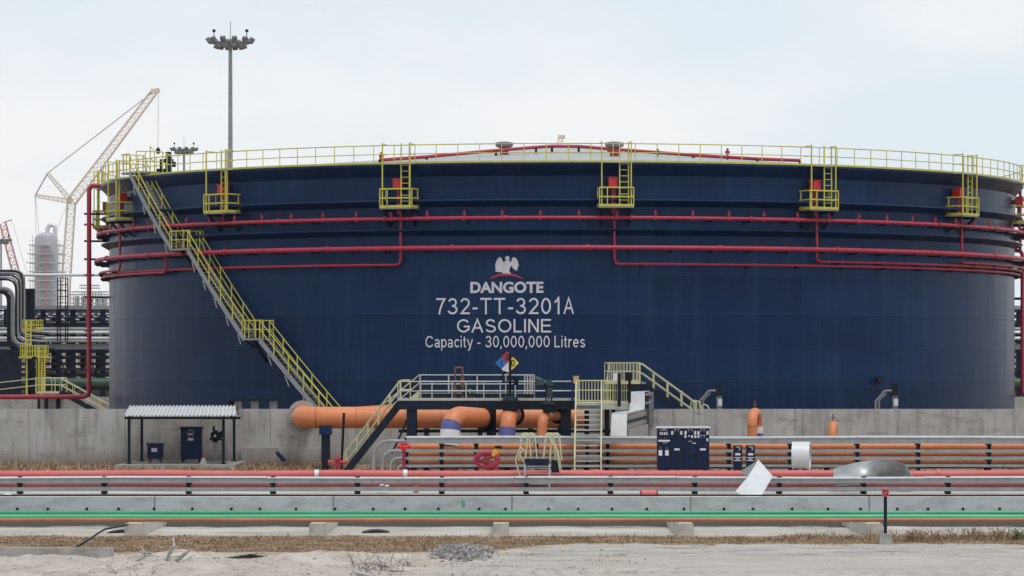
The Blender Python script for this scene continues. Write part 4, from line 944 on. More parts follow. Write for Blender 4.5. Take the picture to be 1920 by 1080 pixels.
# second look at the wall: low kerb step beyond the shelter
tag(MB().bx(X(452, 173.6), X(600, 173.6), 173.6, 174.49, -.02, Z(840, 173.6)).build('concrete_plinth', WALLM), 'low concrete plinth along the foot of the wall right of the shelter', 'plinth')

# ------------------------------------------------------------------ orange manifold
MDP = 165.5; MZ = Z(783, MDP); MR = 20.2 * MDP / F
mf = thing('manifold_pipe', 'thick horizontal orange manifold pipe turning into the concrete wall at its left end', 'pipe', (X(800, MDP), MDP, MZ - MR))
pth = rnd([(X(566, 174), 174.7, MZ + .02), (X(566, MDP) , MDP, MZ), (X(1102, MDP), MDP, MZ)], 1.25, 14)
pth[0] = Vector((pth[0].x, 174.7, MZ)); MB().tube(pth, MR, 28).build('pipe', ORANGE, mf, 50)
px_w = pth[0].x; MB().lathe([(MR + .01, 0), (MR + .22, 0), (MR + .22, -.14), (MR + .01, -.16)], (px_w, 174.48, MZ), 28, axis='Y').build('wall_collar', CONC, mf, 40)
for px in (592, 668, 724, 760, 828, 905, 938, 990, 1066): MB().tube([P(px - .6, 783, MDP), P(px + .6, 783, MDP)], MR + .012, 28).build('weld_band', ORANGED, mf, 50)
for px in (611, 1060):
    x_ = X(px, MDP); MB().bx(x_ - .2, x_ + .2, MDP - .3, MDP + .3, 0, MZ - MR - .25).build('support', NAVY, mf); MB().bx(x_ - .3, x_ + .28, MDP - .4, MDP + .4, MZ - MR - .3, MZ - MR + .12).build('saddle', NAVYB, mf)
mp2 = thing('tank_pipe', 'orange pipe seen just over the wall top behind the manifold, leading to the tank', 'pipe', (X(800, 180), 180, 2))
MB().tube(rnd([P(545, 800, 177), P(575, 788, 177.5), P(760, 775, 181), P(1000, 774, 184), P(1010, 774, 187.6)], .6), .52, 24).build('pipe', ORANGE, mp2, 50)
for px in (640, 860): p = P(px, 784, 179.5 if px == 640 else 182.5); MB().bx(p.x - .2, p.x + .2, p.y - .25, p.y + .25, 0, p.z - .2).build('support', NAVY, mp2)
def branch(lb, path, r, bands, zb, fl=None):
    t = thing('branch_pipe', lb, 'pipe', (path[-1].x, path[-1].y, 0), 'branch pipes of the manifold')
    pts = rnd(path, 1.1 * r * 1.7, 14); m_ = MB().tube(pts, r, 24).build('elbow', ORANGE, t, 50)
    e = path[-1]; full = pts[:-1] + resample([pts[-2], e], .1)[1:]; N = len(full) - 1
    for mm, fa, fb in bands: MB().tube(full[int(fa * N):int(fb * N) + 1], r + .014, 24).build('band', mm, t, 50)
    MB().tube([e, Vector((e.x, e.y, 0))], r - .01, 20).build('downpipe', ORANGED, t, 50)
    if fl: MB().tube([path[0], path[0] + (path[1] - path[0]).normalized() * .09], r + .16, 24).tube([path[0] + (path[1] - path[0]).normalized() * .14, path[0] + (path[1] - path[0]).normalized() * .22], r + .12, 24).build('flange', BLACKM, t, 50)
    return t
branch('thick orange elbow with a blue and a white band bending down, left of three', [P(911, 784, 160.0), P(847, 779, 158.2), P(842, 836, 158.0)], .45, [(BLUEB, .52, .72), (WHITE, .72, 1.0)], 0, True)
branch('middle orange elbow with one blue band bending down in front of the manifold', [P(963, 778, 163.6), P(954, 779, 158.9), P(949, 826, 158.7)], .37, [(BLUEB, .72, .96)], 0, True)
branch('smallest plain orange elbow bending down at the right of the manifold', [P(1046, 779, 162.6), P(1018, 781, 159.0), P(1014.5, 828, 158.8)], .235, [], 0, True)
def valve(lb, px, py, d, w, wheel_y, name='gate_valve'):
    c = P(px, py, d); t = thing(name, lb, 'valve', (c.x, d, c.z - w), 'navy valves on the manifold')
    MB().lathe([(0, -w * .9), (w * .8, -w * .8), (w, -.1), (w, .12), (w * .75, w * .7), (w * .45, w * .8), (0, w * .85)], c, 20).build('body', NAVY, t, 40)
    MB().lathe([(w * 1.1, -.05), (w * 1.15, 0), (w * 1.1, .09)], c + Vector((0, 0, .05)), 20).build('bonnet_flange', BLACKM, t, 40)
    zt = Z(wheel_y, d)
    for s_ in (-.13, .13): MB().bar((c.x + s_, d, c.z + w * .6), (c.x + s_, d, zt - .1), .07).build('yoke', NAVY, t)
    MB().tube([(c.x, d, c.z), (c.x, d, zt + .25)], .05, 8).build('stem', GALV, t, 50)
    mb = MB(); mb.tube([(c.x + .36 * math.cos(a), d + .36 * math.sin(a), zt) for a in [2 * math.pi * i / 20 for i in range(21)]], .04, 6, False)
    for i in range(3): a = i * math.pi / 3; mb.bar((c.x - .36 * math.cos(a), d - .36 * math.sin(a), zt), (c.x + .36 * math.cos(a), d + .36 * math.sin(a), zt), .04)
    mb.build('handwheel', BLACKM, t); return t
t = valve('large navy valve over the middle orange elbow, its tall stem passing the hazard diamond', 957, 757, 159.2, .42, 716)
MB().bx(X(954, 159.2), X(959, 159.2), 159.15, 159.25, Z(760, 159.2), Z(664, 159.2)).build('stem_cover', BLACKM, t)
MB().tube([P(946, 716, 159.2), P(940, 708, 159.2), P(946, 697, 159.2), P(953, 700, 159.2)], .05, 6).bx(X(963, 159.2), X(972, 159.2), 159., 159.4, Z(722, 159.2), Z(707, 159.2)).build('actuator', BLACKM, t, 40)
t = valve('navy valve with an actuator arm over the smallest orange elbow', 1029, 763, 159.2, .31, 724)
TEAL = mat('dark_teal_paint', (.02, .05, .06), .45)
MB().tube([P(1004, 710, 159.2), P(1018, 716, 159.2), P(1034, 724, 159.2)], .12, 10).bx(X(1006, 159.2), X(1020, 159.2), 159., 159.4, Z(722, 159.2), Z(711, 159.2)).tube([P(1030, 745, 159.2), P(1030, 712, 159.2)], .15, 10).build('actuator', TEAL, t, 40)
t = valve('low navy valve with a flat handwheel above the thick left elbow', 881, 750, 160.9, .28, 739)
MB().bar(P(866, 737, 164.5), P(896, 740, 164.5), .14, .1).build('actuator', NAVY, t)
t = thing('sample_pipe', 'thin rusty goose neck pipe standing up from the walkway', 'pipe', P(853, 750, 164.8))
MB().tube(rnd([P(853.5, 750, 164.8), P(853.5, 690, 164.8), P(867, 689, 164.8), P(867, 748, 164.8)], .06), .045, 8).build('pipe', RUST, t, 50)
MB().tube([P(867, 707, 164.8), P(867, 725, 164.8)], .09, 8).bx(X(850, 164.8), X(857, 164.8), 164.7, 164.9, Z(739, 164.8), Z(728, 164.8)).build('cock', RUST, t, 40)

# ------------------------------------------------------------------ walkway over the manifold
wk = thing('walkway', 'dark steel walkway with pale grey rails crossing above the orange manifold', 'walkway', (X(915, 161), 161, 0))
D0, D1 = 160.2, 162.4; zfl = Z(751, D0)
xa, xb = X(746, D0), X(1086, D0)
MB().bx(xa, xb, D0, D1, zfl - .06, zfl).build('floor', DULLGREY, wk)
for dd in (D0 - .03, D1): MB().bx(xa, xb, dd, dd + .12, zfl - .42, zfl - .02).build('edge_beam', NAVY, wk)
MB().bx(xa, xb, D0 - .05, D0 - .034, zfl, zfl + .12).build('toe_plate', PALE, wk)
for px in (771, 921, 1062):
    for dd in (D0 + .2, D1 - .2):
        x_ = X(px, D0); MB().bx(x_ - .22, x_ + .22, dd - .12, dd + .12, 0, zfl - .42).build('column', NAVY, wk)
    MB().bar((X(px, D0) - .9, D0 + .2, .9), (X(px, D0), D0 + .2, zfl - .5), .1).build('brace', NAVY, wk)
MB().bx(xa, xb + 2, D0 + 1.0, D0 + 1.15, Z(812, D0), Z(806, D0)).build('cross_beam', BLACKM, wk)
railing(MB(), [(xa, D0, zfl), (X(1002, D0), D0, zfl)], .88, .026, 1.45).build('handrail', PALE, wk)
railing(MB(), [(X(1002, D0), D0, zfl), (xb, D0, zfl)], .88, .026, 1.7).build('handrail', PALE, wk)
railing(MB(), [(xa + 1, D1, zfl), (xb, D1, zfl)], .88, .026, 1.45).build('handrail', PALE, wk)
up_ = thing('upper_walkway', 'pale railed upper gangway behind the walkway, ending in a bundle of uprights', 'walkway', (X(895, 168), 168, 0))
zu = Z(737, 168.5); ua, ub = X(787, 168.5), X(1002, 168.5)
MB().bx(ua, ub, 168.5, 169.7, zu - .1, zu).build('floor', PALE, up_); MB().bx(ua, ub, 168.45, 168.5, zu - .34, zu - .02).build('edge_beam', NAVY, up_)
for dd in (168.5, 169.7): railing(MB(), [(ua, dd, zu), (ub, dd, zu)], .88, .026, 1.5).build('handrail', PALE, up_)
for px in (984, 989, 994, 998, 1002): MB().bar((X(px, 168.5), 168.4, zu - .05), (X(px, 168.5), 168.4, zu + .88), .06).build('upright', PALE, up_)
for dd in (168.5, 169.7):
    a, b_ = P(716, 795, dd), P(787, 737, dd); a.y = b_.y = dd; mb = MB(); mb.bar(a, b_, .06, .25)
    for h in (.5, .9): mb.tube([a + Vector((0, 0, h)), b_ + Vector((0, 0, h))], .027, 6)
    for i in range(5): q = a.lerp(b_, i / 4); mb.tube([q, q + Vector((0, 0, .9))], .026, 6)
    mb.build('stair_rail', CREAM, up_)
for px in (800, 900, 995): MB().bx(X(px, 169) - .12, X(px, 169) + .12, 168.9, 169.15, 0, zu - .1).build('column', NAVY, up_)
# left stair of the walkway
ls = thing('walkway_stairs', 'cream railed stair on a dark stringer climbing right to the walkway', 'stairs', (X(648, 161.5), 161.5, 0))
p0, p1 = P(648, 868, 161), P(750, 756, 161); p0.z = 0.02
MB().bx(p0.x - .6, p0.x + .5, 160.6, 162.6, -.02, .05).build('pad', CONC, ls)
for dd in (0, 1.2): MB().bar(p0 + Vector((0, dd, 0)), p1 + Vector((0, dd, 0)), .06, .32).build('stringer', NAVY, ls)
ns = 16
for i in range(ns):
    q = p0.lerp(p1, (i + .5) / ns); MB().bx(q.x - .14, q.x + .14, 161.03, 162.15, q.z + .05, q.z + .08).build('tread', DULLGREY, ls)
for dd in (0, 1.2):
    mb = MB(); a, b_ = p0 + Vector((0, dd, .12)), p1 + Vector((0, dd, .12)); top = b_ + Vector((.35, 0, .92))
    for h in (.5, .95): mb.tube(rnd([a + Vector((-.1, 0, h * .75)), a + Vector((.1, 0, h)), b_ + Vector((0, 0, h)), b_ + Vector((.45, 0, h))], .15), .027, 6)
    for i in range(6): q = a.lerp(b_, i / 5); mb.tube([q, q + Vector((0, 0, .95))], .026, 6)
    mb.tube(rnd([a + Vector((-.1, 0, .72)), a + Vector((-.16, 0, .3)), a + Vector((.1, 0, .45))], .1), .026, 6)
    mb.build('handrail', CREAM, ls)
tag(MB().tube([P(640, 880, 160.5), P(645, 774, 160.5)], .06, 8).build('steel_post', BLACKM), 'slim dark steel post in front of the orange manifold, left of the walkway stair', 'post')
# stair facing the camera and its landing
fs = thing('front_stairs', 'straight cream railed stair of grey treads facing the camera, up to the landing', 'stairs', (X(1100, 151), 151, 0))
LD = 154.8; za = Z(755, LD); xa, xb = X(1078, 152), X(1127, 152)
b0 = Vector((xa - .05, 150.4, 0.02)); b1 = Vector((xa + .1, LD, za)); wv_ = Vector((xb - xa, 0, 0))
ns = 15
for s_ in (0, 1): MB().bar(b0 + wv_ * s_, b1 + wv_ * s_, .06, .28).build('stringer', CREAM, fs)
for i in range(ns):
    q = b0.lerp(b1, (i + .6) / ns); tr_ = MB().bx(q.x + .03, q.x + wv_.x - .03, q.y - .14, q.y + .14, q.z - .03, q.z + .02).build('tread', BLACKM, fs); MB().bx(q.x + .03, q.x + wv_.x - .03, q.y - .17, q.y - .141, q.z - .035, q.z + .03).build('nosing', PALE, tr_)
for s_ in (0, 1):
    mb = MB(); a, b_ = b0 + wv_ * s_, b1 + wv_ * s_
    for h in (.5, .95): mb.tube([a + Vector((0, 0, h)), b_ + Vector((0, 0, h))], .028, 6)
    for i in range(6): q = a.lerp(b_, i / 5); mb.tube([q, q + Vector((0, 0, .95))], .028, 6)
    mb.build('handrail', CREAM, fs)
ld_ = thing('landing', 'cream railed landing at the head of the front stair with closely set balusters', 'platform', (X(1130, 156), 156, 0))
la, lb_ = X(1082, LD), X(1179, LD)
MB().bx(la, lb_, LD + .05, 158.4, za - .14, za).build('floor', CREAM, ld_)
MB().bx(la, lb_, LD + .02, LD + .05, za - .3, za - .02).build('edge_beam', PALE, ld_)
def baluster(mb, a, b_, h, n):
    a = Vector(a); b_ = Vector(b_); up = Vector((0, 0, h))
    for k in (.06, .55, 1): mb.bar(a + up * k, b_ + up * k, .045)
    for i in range(n + 1): q = a.lerp(b_, i / n); mb.bar(q, q + up, .03)
    return mb
hh = Z(714, LD) - za
baluster(MB(), (la + .05, 158.3, za), (X(1150, 158), 158.3, za), hh, 12).build('railing', CREAM, ld_)
baluster(MB(), (X(1132, LD), LD + .1, za), (lb_, LD + .1, za), hh, 11).build('railing', CREAM, ld_)
baluster(MB(), (la, LD + .1, za), (la, 158.3, za), hh, 6).build('railing', CREAM, ld_)
for px in (1100, 1138):
    for dd in (155.75, 158.2): MB().bx(X(px, 157) - .08, X(px, 157) + .08, dd - .08, dd + .08, 0, za - .14).build('column', BLACKM, ld_)
for px in (1140, 1158, 1174): p = P(px, 762, 155.2); MB().tube([p + Vector((-.12, 0, 0)), p + Vector((.12, 0, 0))], .14, 10).build('clamp', DULLGREY, ld_, 40)
MB().bx(X(1158, 154.6), X(1164, 154.6), 154.55, 154.7, Z(762, 154.6), Z(700, 154.6)).bx(X(1178, 154.6), X(1183, 154.6), 154.55, 154.7, Z(755, 154.6), Z(699, 154.6)).build('sign_post', BLACKM, ld_)
MB().bx(X(1149, 154.6), X(1158, 154.6), 154.58, 154.66, Z(714, 154.6), Z(699, 154.6)).build('switch_box', GALVL, ld_)
MB().bx(X(1172, 154.6), X(1184, 154.6), 154.4, 154.54, Z(714, 154.6), Z(698, 154.6)).build('switch_box', BLACKM, ld_)
t = thing('light_box', 'small amber box on a dark blue post beside the front stair', 'box', P(1073, 760, 160.0))
MB().bar(P(1073.5, 760, 160), P(1073.5, 704, 160), .1).build('post', NAVYB, t)
MB().bx(X(1075, 160), X(1085, 160), 159.9, 160.15, Z(719, 160), Z(706, 160)).build('box', mat('faded_amber', (.55, .37, .14), .5), t); MB().bx(X(1075, 160) - .02, X(1085, 160) + .02, 159.88, 160.17, Z(706, 160), Z(705, 160)).build('lid', CREAM, t)
ul = thing('upper_landing', 'cream upper landing beside the wall top with a stair descending right behind the wall', 'stairs', (X(1170, 171), 171, 0))
zu = Z(716, 171); ha, hb = X(1137, 171), X(1199, 171); hh = Z(680, 171) - zu
MB().bx(ha, hb, 170.6, 174.0, zu - .12, zu).build('floor', CREAM, ul); MB().bx(ha, hb, 170.56, 170.6, zu - .4, zu - .1).build('edge_beam', BLACKM, ul)
baluster(MB(), (X(1143, 171), 170.7, zu), (hb, 170.7, zu), hh, 9).build('railing', CREAM, ul)
baluster(MB(), (X(1137, 171), 174, zu), (hb, 174, zu), hh, 10).build('railing', CREAM, ul)
MB().bar((X(1136, 171), 170.7, zu - .1), (X(1143, 171), 170.7, zu + hh), .05).build('railing', CREAM, ul)
for px in (1139, 1150): MB().bx(X(px, 171) - .1, X(px, 171) + .1, 171, 171.2, 0, zu - .12).build('column', BLACKM, ul)
for k, dd in enumerate((176.2, 177.4)):
    a, b_ = P(1200, 718, 176.2), P(1305, 786, 176.2); a.y = b_.y = dd
    MB().bar(a, b_, .06, .3).build('stringer', NAVY, ul)
    mb = MB()
    for h in (.5, .98): mb.tube(rnd([a + Vector((-.1, 0, h + .02)), a + Vector((.1, 0, h)), b_ + Vector((-.2, 0, h)), b_ + Vector((.05, 0, h - .25))], .15), .04, 6)
    for i in range(5): q = a.lerp(b_, i / 4); mb.tube([q, q + Vector((0, 0, .98))], .032, 6)
    mb.build('handrail', CREAM, ul)
a, b_ = P(1200, 718, 176.2), P(1305, 786, 176.2)
for i in range(11): q = a.lerp(b_, (i + .5) / 11); MB().bx(q.x - .14, q.x + .14, 176.25, 177.35, q.z + .02, q.z + .05).build('tread', DULLGREY, ul)
MB().bx(hb - .02, hb + .3, 170.7, 177.4, zu - .1, zu - .02).build('bridge', DULLGREY, ul)
bh = thing('safety_hoop', 'row of cream hoop rails just above the wall top right of the descending stair', 'railing', P(1305, 770, 178))
mb = MB(); mb.tube(rnd([P(1294, 775, 178), P(1296, 752, 178), P(1312, 752, 178), P(1316, 775, 178)], .2), .04, 6); mb.tube(rnd([P(1314, 775, 178), P(1318, 758, 178), P(1326, 760, 178), P(1334, 775, 178)], .2), .04, 6)
for px in (1300, 1306, 1312): mb.tube([P(px, 775, 178), P(px, 752, 178)], .025, 6)
mb.build('hoop', CREAM, bh)
# white cladding stepping down from the wall
cl = thing('cable_riser', 'white clad cable duct stepping down from the wall top beside the front stair', 'cable duct', (X(1170, 165), 165, 0))
mb = MB(); mb.prism([P(1147, 776, 159.6), P(1176, 776, 159.6), P(1174, 850, 158.8), P(1143, 850, 158.8)], (0, .05, 0)); mb.build('front_cover', WHITE, cl)
mb = MB(); a0, a1 = P(1147, 776, 159.6), P(1176, 776, 159.6); c0, c1 = P(1180, 772, 169.8), P(1209, 768, 169.8)
mb.prism([a0 + Vector((0, .06, 0)), a1 + Vector((0, .06, 0)), c1, c0], (0, 0, .05)); mb.build('top_cover', GALVL, cl)
mb = MB(); mb.prism([P(1182, 736, 169.5), P(1209, 735, 169.5), P(1209, 767, 169.5), P(1180, 771, 169.5)], (0, .05, 0)); mb.build('upper_cover', WHITE, cl)
MB().prism([P(1182, 736, 169.56), P(1209, 735, 169.56), P(1209, 735, 169.56) + Vector((.4, 3.5, 0)), P(1182, 736, 169.56) + Vector((.4, 3.5, 0))], (0, 0, .04)).build('bridge_cover', GALVL, cl)
for k in range(3):
    o = Vector((0, 0, -.18 - .2 * k)); MB().bar(a1 + o + Vector((.02, .1, 0)), c1 + o + Vector((.05, 0, 0)), .06, .12).build('tray', BLACKM if k % 2 else GALV, cl)
    u0 = P(1211, 740 + 8 * k, 169.5); MB().bar(u0, u0 + Vector((.35, 2.6, .05)), .06, .1).build('tray', BLACKM if k % 2 else GALV, cl)
mb = MB(); mb.prism([a1 + Vector((.03, .15, -.75)), c1 + Vector((.1, 0, -.72)), Vector((c1.x + .1, 169.8, 0)), Vector((a1.x + .03, 160, 0))], (.06, 0, 0)); mb.build('side_wall', CONC, cl)
MB().bx(X(1217, 174), X(1226, 174), 174, 174.46, 2.0, Z(735, 174)).build('post', DULLGREY, cl)
# ------------------------------------------------------------------ pipes and pumps along the wall at right
def gooseneck(lb, pa, pb, ytop, d, r, both):
    t = thing('pipe_bend', lb, 'pipe', (X(pa, d), d, 0)); mb = MB()
    a = Vector((X(pa, d), d, 0)); b_ = Vector((X(pb, d + 1.6), d + 1.6, 0)); zt = Z(ytop, d) - r
    mb.tube(rnd([a, (a.x, a.y, zt), (b_.x, b_.y, zt), b_], .78, 12), r, 20); mb.build('pipe', ORANGE, t, 50)
    if both:
        for ya, yb, mm in ((800, 812, WHITE), (812, 822, BLUEB)): MB().tube([(b_.x, b_.y, Z(yb, b_.y)), (b_.x, b_.y, Z(ya, b_.y))], r + .012, 20).build('band', mm, t, 50)
    q = P((pa + pb) / 2, ytop, d + .8); MB().tube([q + Vector((0, 0, -.1)), q + Vector((0, 0, .34))], .028, 6).tube([q + Vector((-.09, 0, .16)), q + Vector((.09, 0, .16))], .024, 6).build('air_vent', RUST, t, 50); MB().tube([(a.x, a.y, zt - .62), (a.x, a.y, zt - .60)], r + .012, 20).build('weld_band', ORANGED, t, 50)
gooseneck('tall orange pipe bend with a white and a blue band in front of the wall', 1410, 1421, 765, 165, .235, True)
gooseneck('short slim orange pipe bend in front of the wall, right of the tall bend', 1561, 1563, 789, 168, .20, False)
def pump(px0, lb):
    d = 180; t = thing('mixer', lb, 'machine', P(px0 + 25, 800, d), 'dark machines at the tank foot')
    o = lambda a, y_, dd=0: P(px0 + a, y_, d + dd)
    MB().bx(o(36, 0).x, o(48, 0).x, d, d + .4, Z(742, d), Z(722, d)).bx(o(37, 0).x, o(47, 0).x, d - .02, d + .42, Z(722, d), Z(719, d)).build('motor', NAVY, t)
    MB().bx(o(38, 0).x, o(48, 0).x, d + .05, d + .35, 1.0, Z(742, d)).build('base', DULLGREY, t)
    MB().bx(o(40, 0).x, o(48, 0).x, d + .02, d + .05, Z(761, d), Z(748, d)).build('plate', GALVL, t)
    MB().tube(rnd([o(6, 775), o(6, 752), o(14, 745), o(22, 733), o(36, 733)], .15), .07, 8).tube(rnd([o(12, 775), o(12, 750), o(26, 737)], .15), .06, 8).build('pipework', DULLGREY, t, 50)
    return t
pump(1306, 'dark motor and bent pipes at the tank foot right of the descending stair')
t = pump(1636, 'dark motor and bent pipes at the tank foot near the right end of the tank')
p = Vector((cyl(1643, 712, TR)[0], 0, 0)); th, zz = cyl(1643, 712, TR)
t = thing('nozzle', 'small dark round nozzle stub on the lower right of the tank shell', 'nozzle', cp(th, TR, zz)); MB().tube([cp(th, TR - .1, zz), cp(th, TR + .35, zz)], .16, 12).build('neck', NAVY, t, 50); MB().tube([cp(th, TR + .3, zz), cp(th, TR + .4, zz)], .24, 12).build('flange', NAVY, t, 50)
# ------------------------------------------------------------------ refinery behind, left of the tank
HAZ = mat('far_concrete_white', (.55, .56, .58), .7)
def mast(lb, px, ytop, d, hw):
    b0 = Vector((X(px, d), d, 0)); zt = Z(ytop, d); s = hw * d / F
    t = thing('light_mast', lb, 'light mast', b0, 'floodlight masts behind the tank')
    MB().tube([b0, b0 + Vector((0, 0, zt))], [.30 * s / 2.1, .17 * s / 2.1], 12).build('pole', GALV, t, 50)
    MB().tube([b0 + Vector((0, 0, zt)), b0 + Vector((0, 0, zt + s * .9))], .03, 5).build('lightning_rod', DULLGREY, t)
    mb = MB(); mb.lathe([(s * .22, -.1), (s * .3, .15), (s * .2, .3)], b0 + Vector((0, 0, zt)), 12)
    k = 12
    mb.tube([b0 + Vector((s * .8 * math.sin(a), s * .8 * math.cos(a), zt - .05)) for a in [2 * math.pi * i / 24 for i in range(25)]], .06, 6, False)
    for i in range(k): a = 2 * math.pi * (i + .5) / k; mb.bar(b0 + Vector((0, 0, zt + .05)), b0 + Vector((s * .95 * math.sin(a), s * .95 * math.cos(a), zt - .05)), .07)
    mb.build('head_frame', DULLGREY, t)
    for i in range(k):
        a = 2 * math.pi * (i + .5) / k
        for rr_, dz, up in ((.95, .20, 1), (.62, -.32, 0)) if i % 2 == 0 or 1 else ():
            c = b0 + Vector((s * rr_ * math.sin(a), s * rr_ * math.cos(a), zt + dz * s / 2.1))
            m_ = Matrix.Rotation(-a, 3, 'Z') @ Matrix.Rotation(R_(-35 if up else 20), 3, 'X')
            MB().box(c, (.21 * s, .14 * s, .20 * s), 0, m_).build('floodlight', DULLGREY, t)
    for s_ in (-1, 1): c = b0 + Vector((s_ * s * .7, 0, zt + .5 * s)); MB().tube([c - Vector((0, 0, .35 * s)), c], .04, 5).lathe([(0, -.06 * s), (.07 * s, -.04 * s), (.07 * s, .05 * s), (0, .08 * s)], c, 8).build('warning_lamp', BLACKM, t)
mast('tall grey floodlight mast rising behind the left part of the tank', 432, 80, 300, 44)
mast('smaller distant floodlight mast just above the rim beside the navy gauge', 345, 282, 520, 26)
mast('short far light mast at the left edge beside the small red crane', 2, 452, 620, 20)
# yellow lattice crane
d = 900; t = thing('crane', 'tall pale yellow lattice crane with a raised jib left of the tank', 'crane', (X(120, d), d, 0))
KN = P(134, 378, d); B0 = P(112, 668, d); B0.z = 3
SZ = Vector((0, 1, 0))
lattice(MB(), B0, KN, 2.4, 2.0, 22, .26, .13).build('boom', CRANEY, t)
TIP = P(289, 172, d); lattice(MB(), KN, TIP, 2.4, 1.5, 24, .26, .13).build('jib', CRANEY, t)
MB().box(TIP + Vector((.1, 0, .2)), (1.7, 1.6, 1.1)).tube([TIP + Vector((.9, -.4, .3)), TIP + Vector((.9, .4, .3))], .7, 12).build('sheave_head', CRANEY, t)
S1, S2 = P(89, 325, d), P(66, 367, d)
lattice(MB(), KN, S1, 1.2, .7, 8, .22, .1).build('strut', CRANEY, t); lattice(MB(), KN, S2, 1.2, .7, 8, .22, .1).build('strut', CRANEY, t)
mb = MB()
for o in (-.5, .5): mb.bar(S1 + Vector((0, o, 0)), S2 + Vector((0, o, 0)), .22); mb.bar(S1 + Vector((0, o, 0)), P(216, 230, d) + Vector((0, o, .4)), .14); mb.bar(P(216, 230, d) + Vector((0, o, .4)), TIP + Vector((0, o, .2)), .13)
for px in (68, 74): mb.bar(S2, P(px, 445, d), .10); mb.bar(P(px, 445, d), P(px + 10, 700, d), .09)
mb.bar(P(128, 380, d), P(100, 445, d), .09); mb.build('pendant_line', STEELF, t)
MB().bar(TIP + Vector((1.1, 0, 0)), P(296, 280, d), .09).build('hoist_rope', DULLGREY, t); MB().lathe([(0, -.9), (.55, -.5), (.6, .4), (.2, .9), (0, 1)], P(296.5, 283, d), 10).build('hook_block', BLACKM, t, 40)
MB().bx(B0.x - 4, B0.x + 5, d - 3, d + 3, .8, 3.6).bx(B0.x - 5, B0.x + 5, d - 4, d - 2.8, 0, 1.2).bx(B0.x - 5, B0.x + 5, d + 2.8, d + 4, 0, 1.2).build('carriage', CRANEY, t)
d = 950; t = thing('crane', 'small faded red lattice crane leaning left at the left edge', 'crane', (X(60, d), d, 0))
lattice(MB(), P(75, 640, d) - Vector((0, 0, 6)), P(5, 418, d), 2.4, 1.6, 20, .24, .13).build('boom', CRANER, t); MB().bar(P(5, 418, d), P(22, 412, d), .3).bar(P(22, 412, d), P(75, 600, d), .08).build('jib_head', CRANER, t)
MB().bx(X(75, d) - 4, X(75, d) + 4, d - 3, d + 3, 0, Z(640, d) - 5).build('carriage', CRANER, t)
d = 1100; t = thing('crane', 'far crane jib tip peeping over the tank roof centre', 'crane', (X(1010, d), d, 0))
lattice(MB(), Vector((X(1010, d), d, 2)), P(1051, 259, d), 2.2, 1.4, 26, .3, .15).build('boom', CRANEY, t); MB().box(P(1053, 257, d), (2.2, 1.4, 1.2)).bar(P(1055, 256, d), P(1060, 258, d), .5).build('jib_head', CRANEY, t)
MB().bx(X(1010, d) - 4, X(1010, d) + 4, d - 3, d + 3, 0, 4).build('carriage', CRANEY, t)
# scaffolded column
d = 800; t = thing('column_tower', 'silver distillation column wrapped in scaffolding, far behind at left', 'tower', (X(87, d), d, 0))
cx_ = X(87, d); r_ = 21 * d / F; zt = Z(448, d)
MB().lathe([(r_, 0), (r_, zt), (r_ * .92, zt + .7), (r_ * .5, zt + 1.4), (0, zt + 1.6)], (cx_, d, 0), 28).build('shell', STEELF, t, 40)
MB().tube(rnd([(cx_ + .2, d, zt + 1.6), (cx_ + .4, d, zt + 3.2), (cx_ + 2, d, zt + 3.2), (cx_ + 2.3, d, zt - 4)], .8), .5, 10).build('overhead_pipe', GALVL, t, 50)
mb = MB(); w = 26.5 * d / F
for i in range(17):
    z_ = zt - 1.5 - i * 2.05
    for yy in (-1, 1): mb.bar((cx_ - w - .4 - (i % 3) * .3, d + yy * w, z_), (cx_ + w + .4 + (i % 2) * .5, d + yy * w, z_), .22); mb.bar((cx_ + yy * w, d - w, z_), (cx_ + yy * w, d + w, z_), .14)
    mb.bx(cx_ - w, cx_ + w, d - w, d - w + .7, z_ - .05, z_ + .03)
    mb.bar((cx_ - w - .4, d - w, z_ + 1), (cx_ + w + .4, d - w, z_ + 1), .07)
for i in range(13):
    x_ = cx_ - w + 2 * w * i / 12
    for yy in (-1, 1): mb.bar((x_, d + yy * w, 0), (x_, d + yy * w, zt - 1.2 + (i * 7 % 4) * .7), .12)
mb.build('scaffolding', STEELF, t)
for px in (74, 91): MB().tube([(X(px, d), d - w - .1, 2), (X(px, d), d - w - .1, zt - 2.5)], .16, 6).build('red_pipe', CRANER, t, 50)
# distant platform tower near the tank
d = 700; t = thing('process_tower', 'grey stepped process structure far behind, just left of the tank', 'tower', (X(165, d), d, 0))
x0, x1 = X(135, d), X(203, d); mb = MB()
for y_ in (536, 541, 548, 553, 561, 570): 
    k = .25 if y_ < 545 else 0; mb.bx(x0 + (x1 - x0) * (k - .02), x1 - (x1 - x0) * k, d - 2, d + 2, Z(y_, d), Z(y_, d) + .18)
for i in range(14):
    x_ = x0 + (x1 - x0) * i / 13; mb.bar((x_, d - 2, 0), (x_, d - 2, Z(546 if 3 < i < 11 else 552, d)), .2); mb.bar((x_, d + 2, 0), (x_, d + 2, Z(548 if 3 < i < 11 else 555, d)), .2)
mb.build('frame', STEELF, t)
for i in range(5): MB().tube([(x0 + 1 + 1.4 * i, d, 0), (x0 + 1 + 1.4 * i, d, Z(556, d))], .5, 10).build('vessel', GALVL, t, 50)
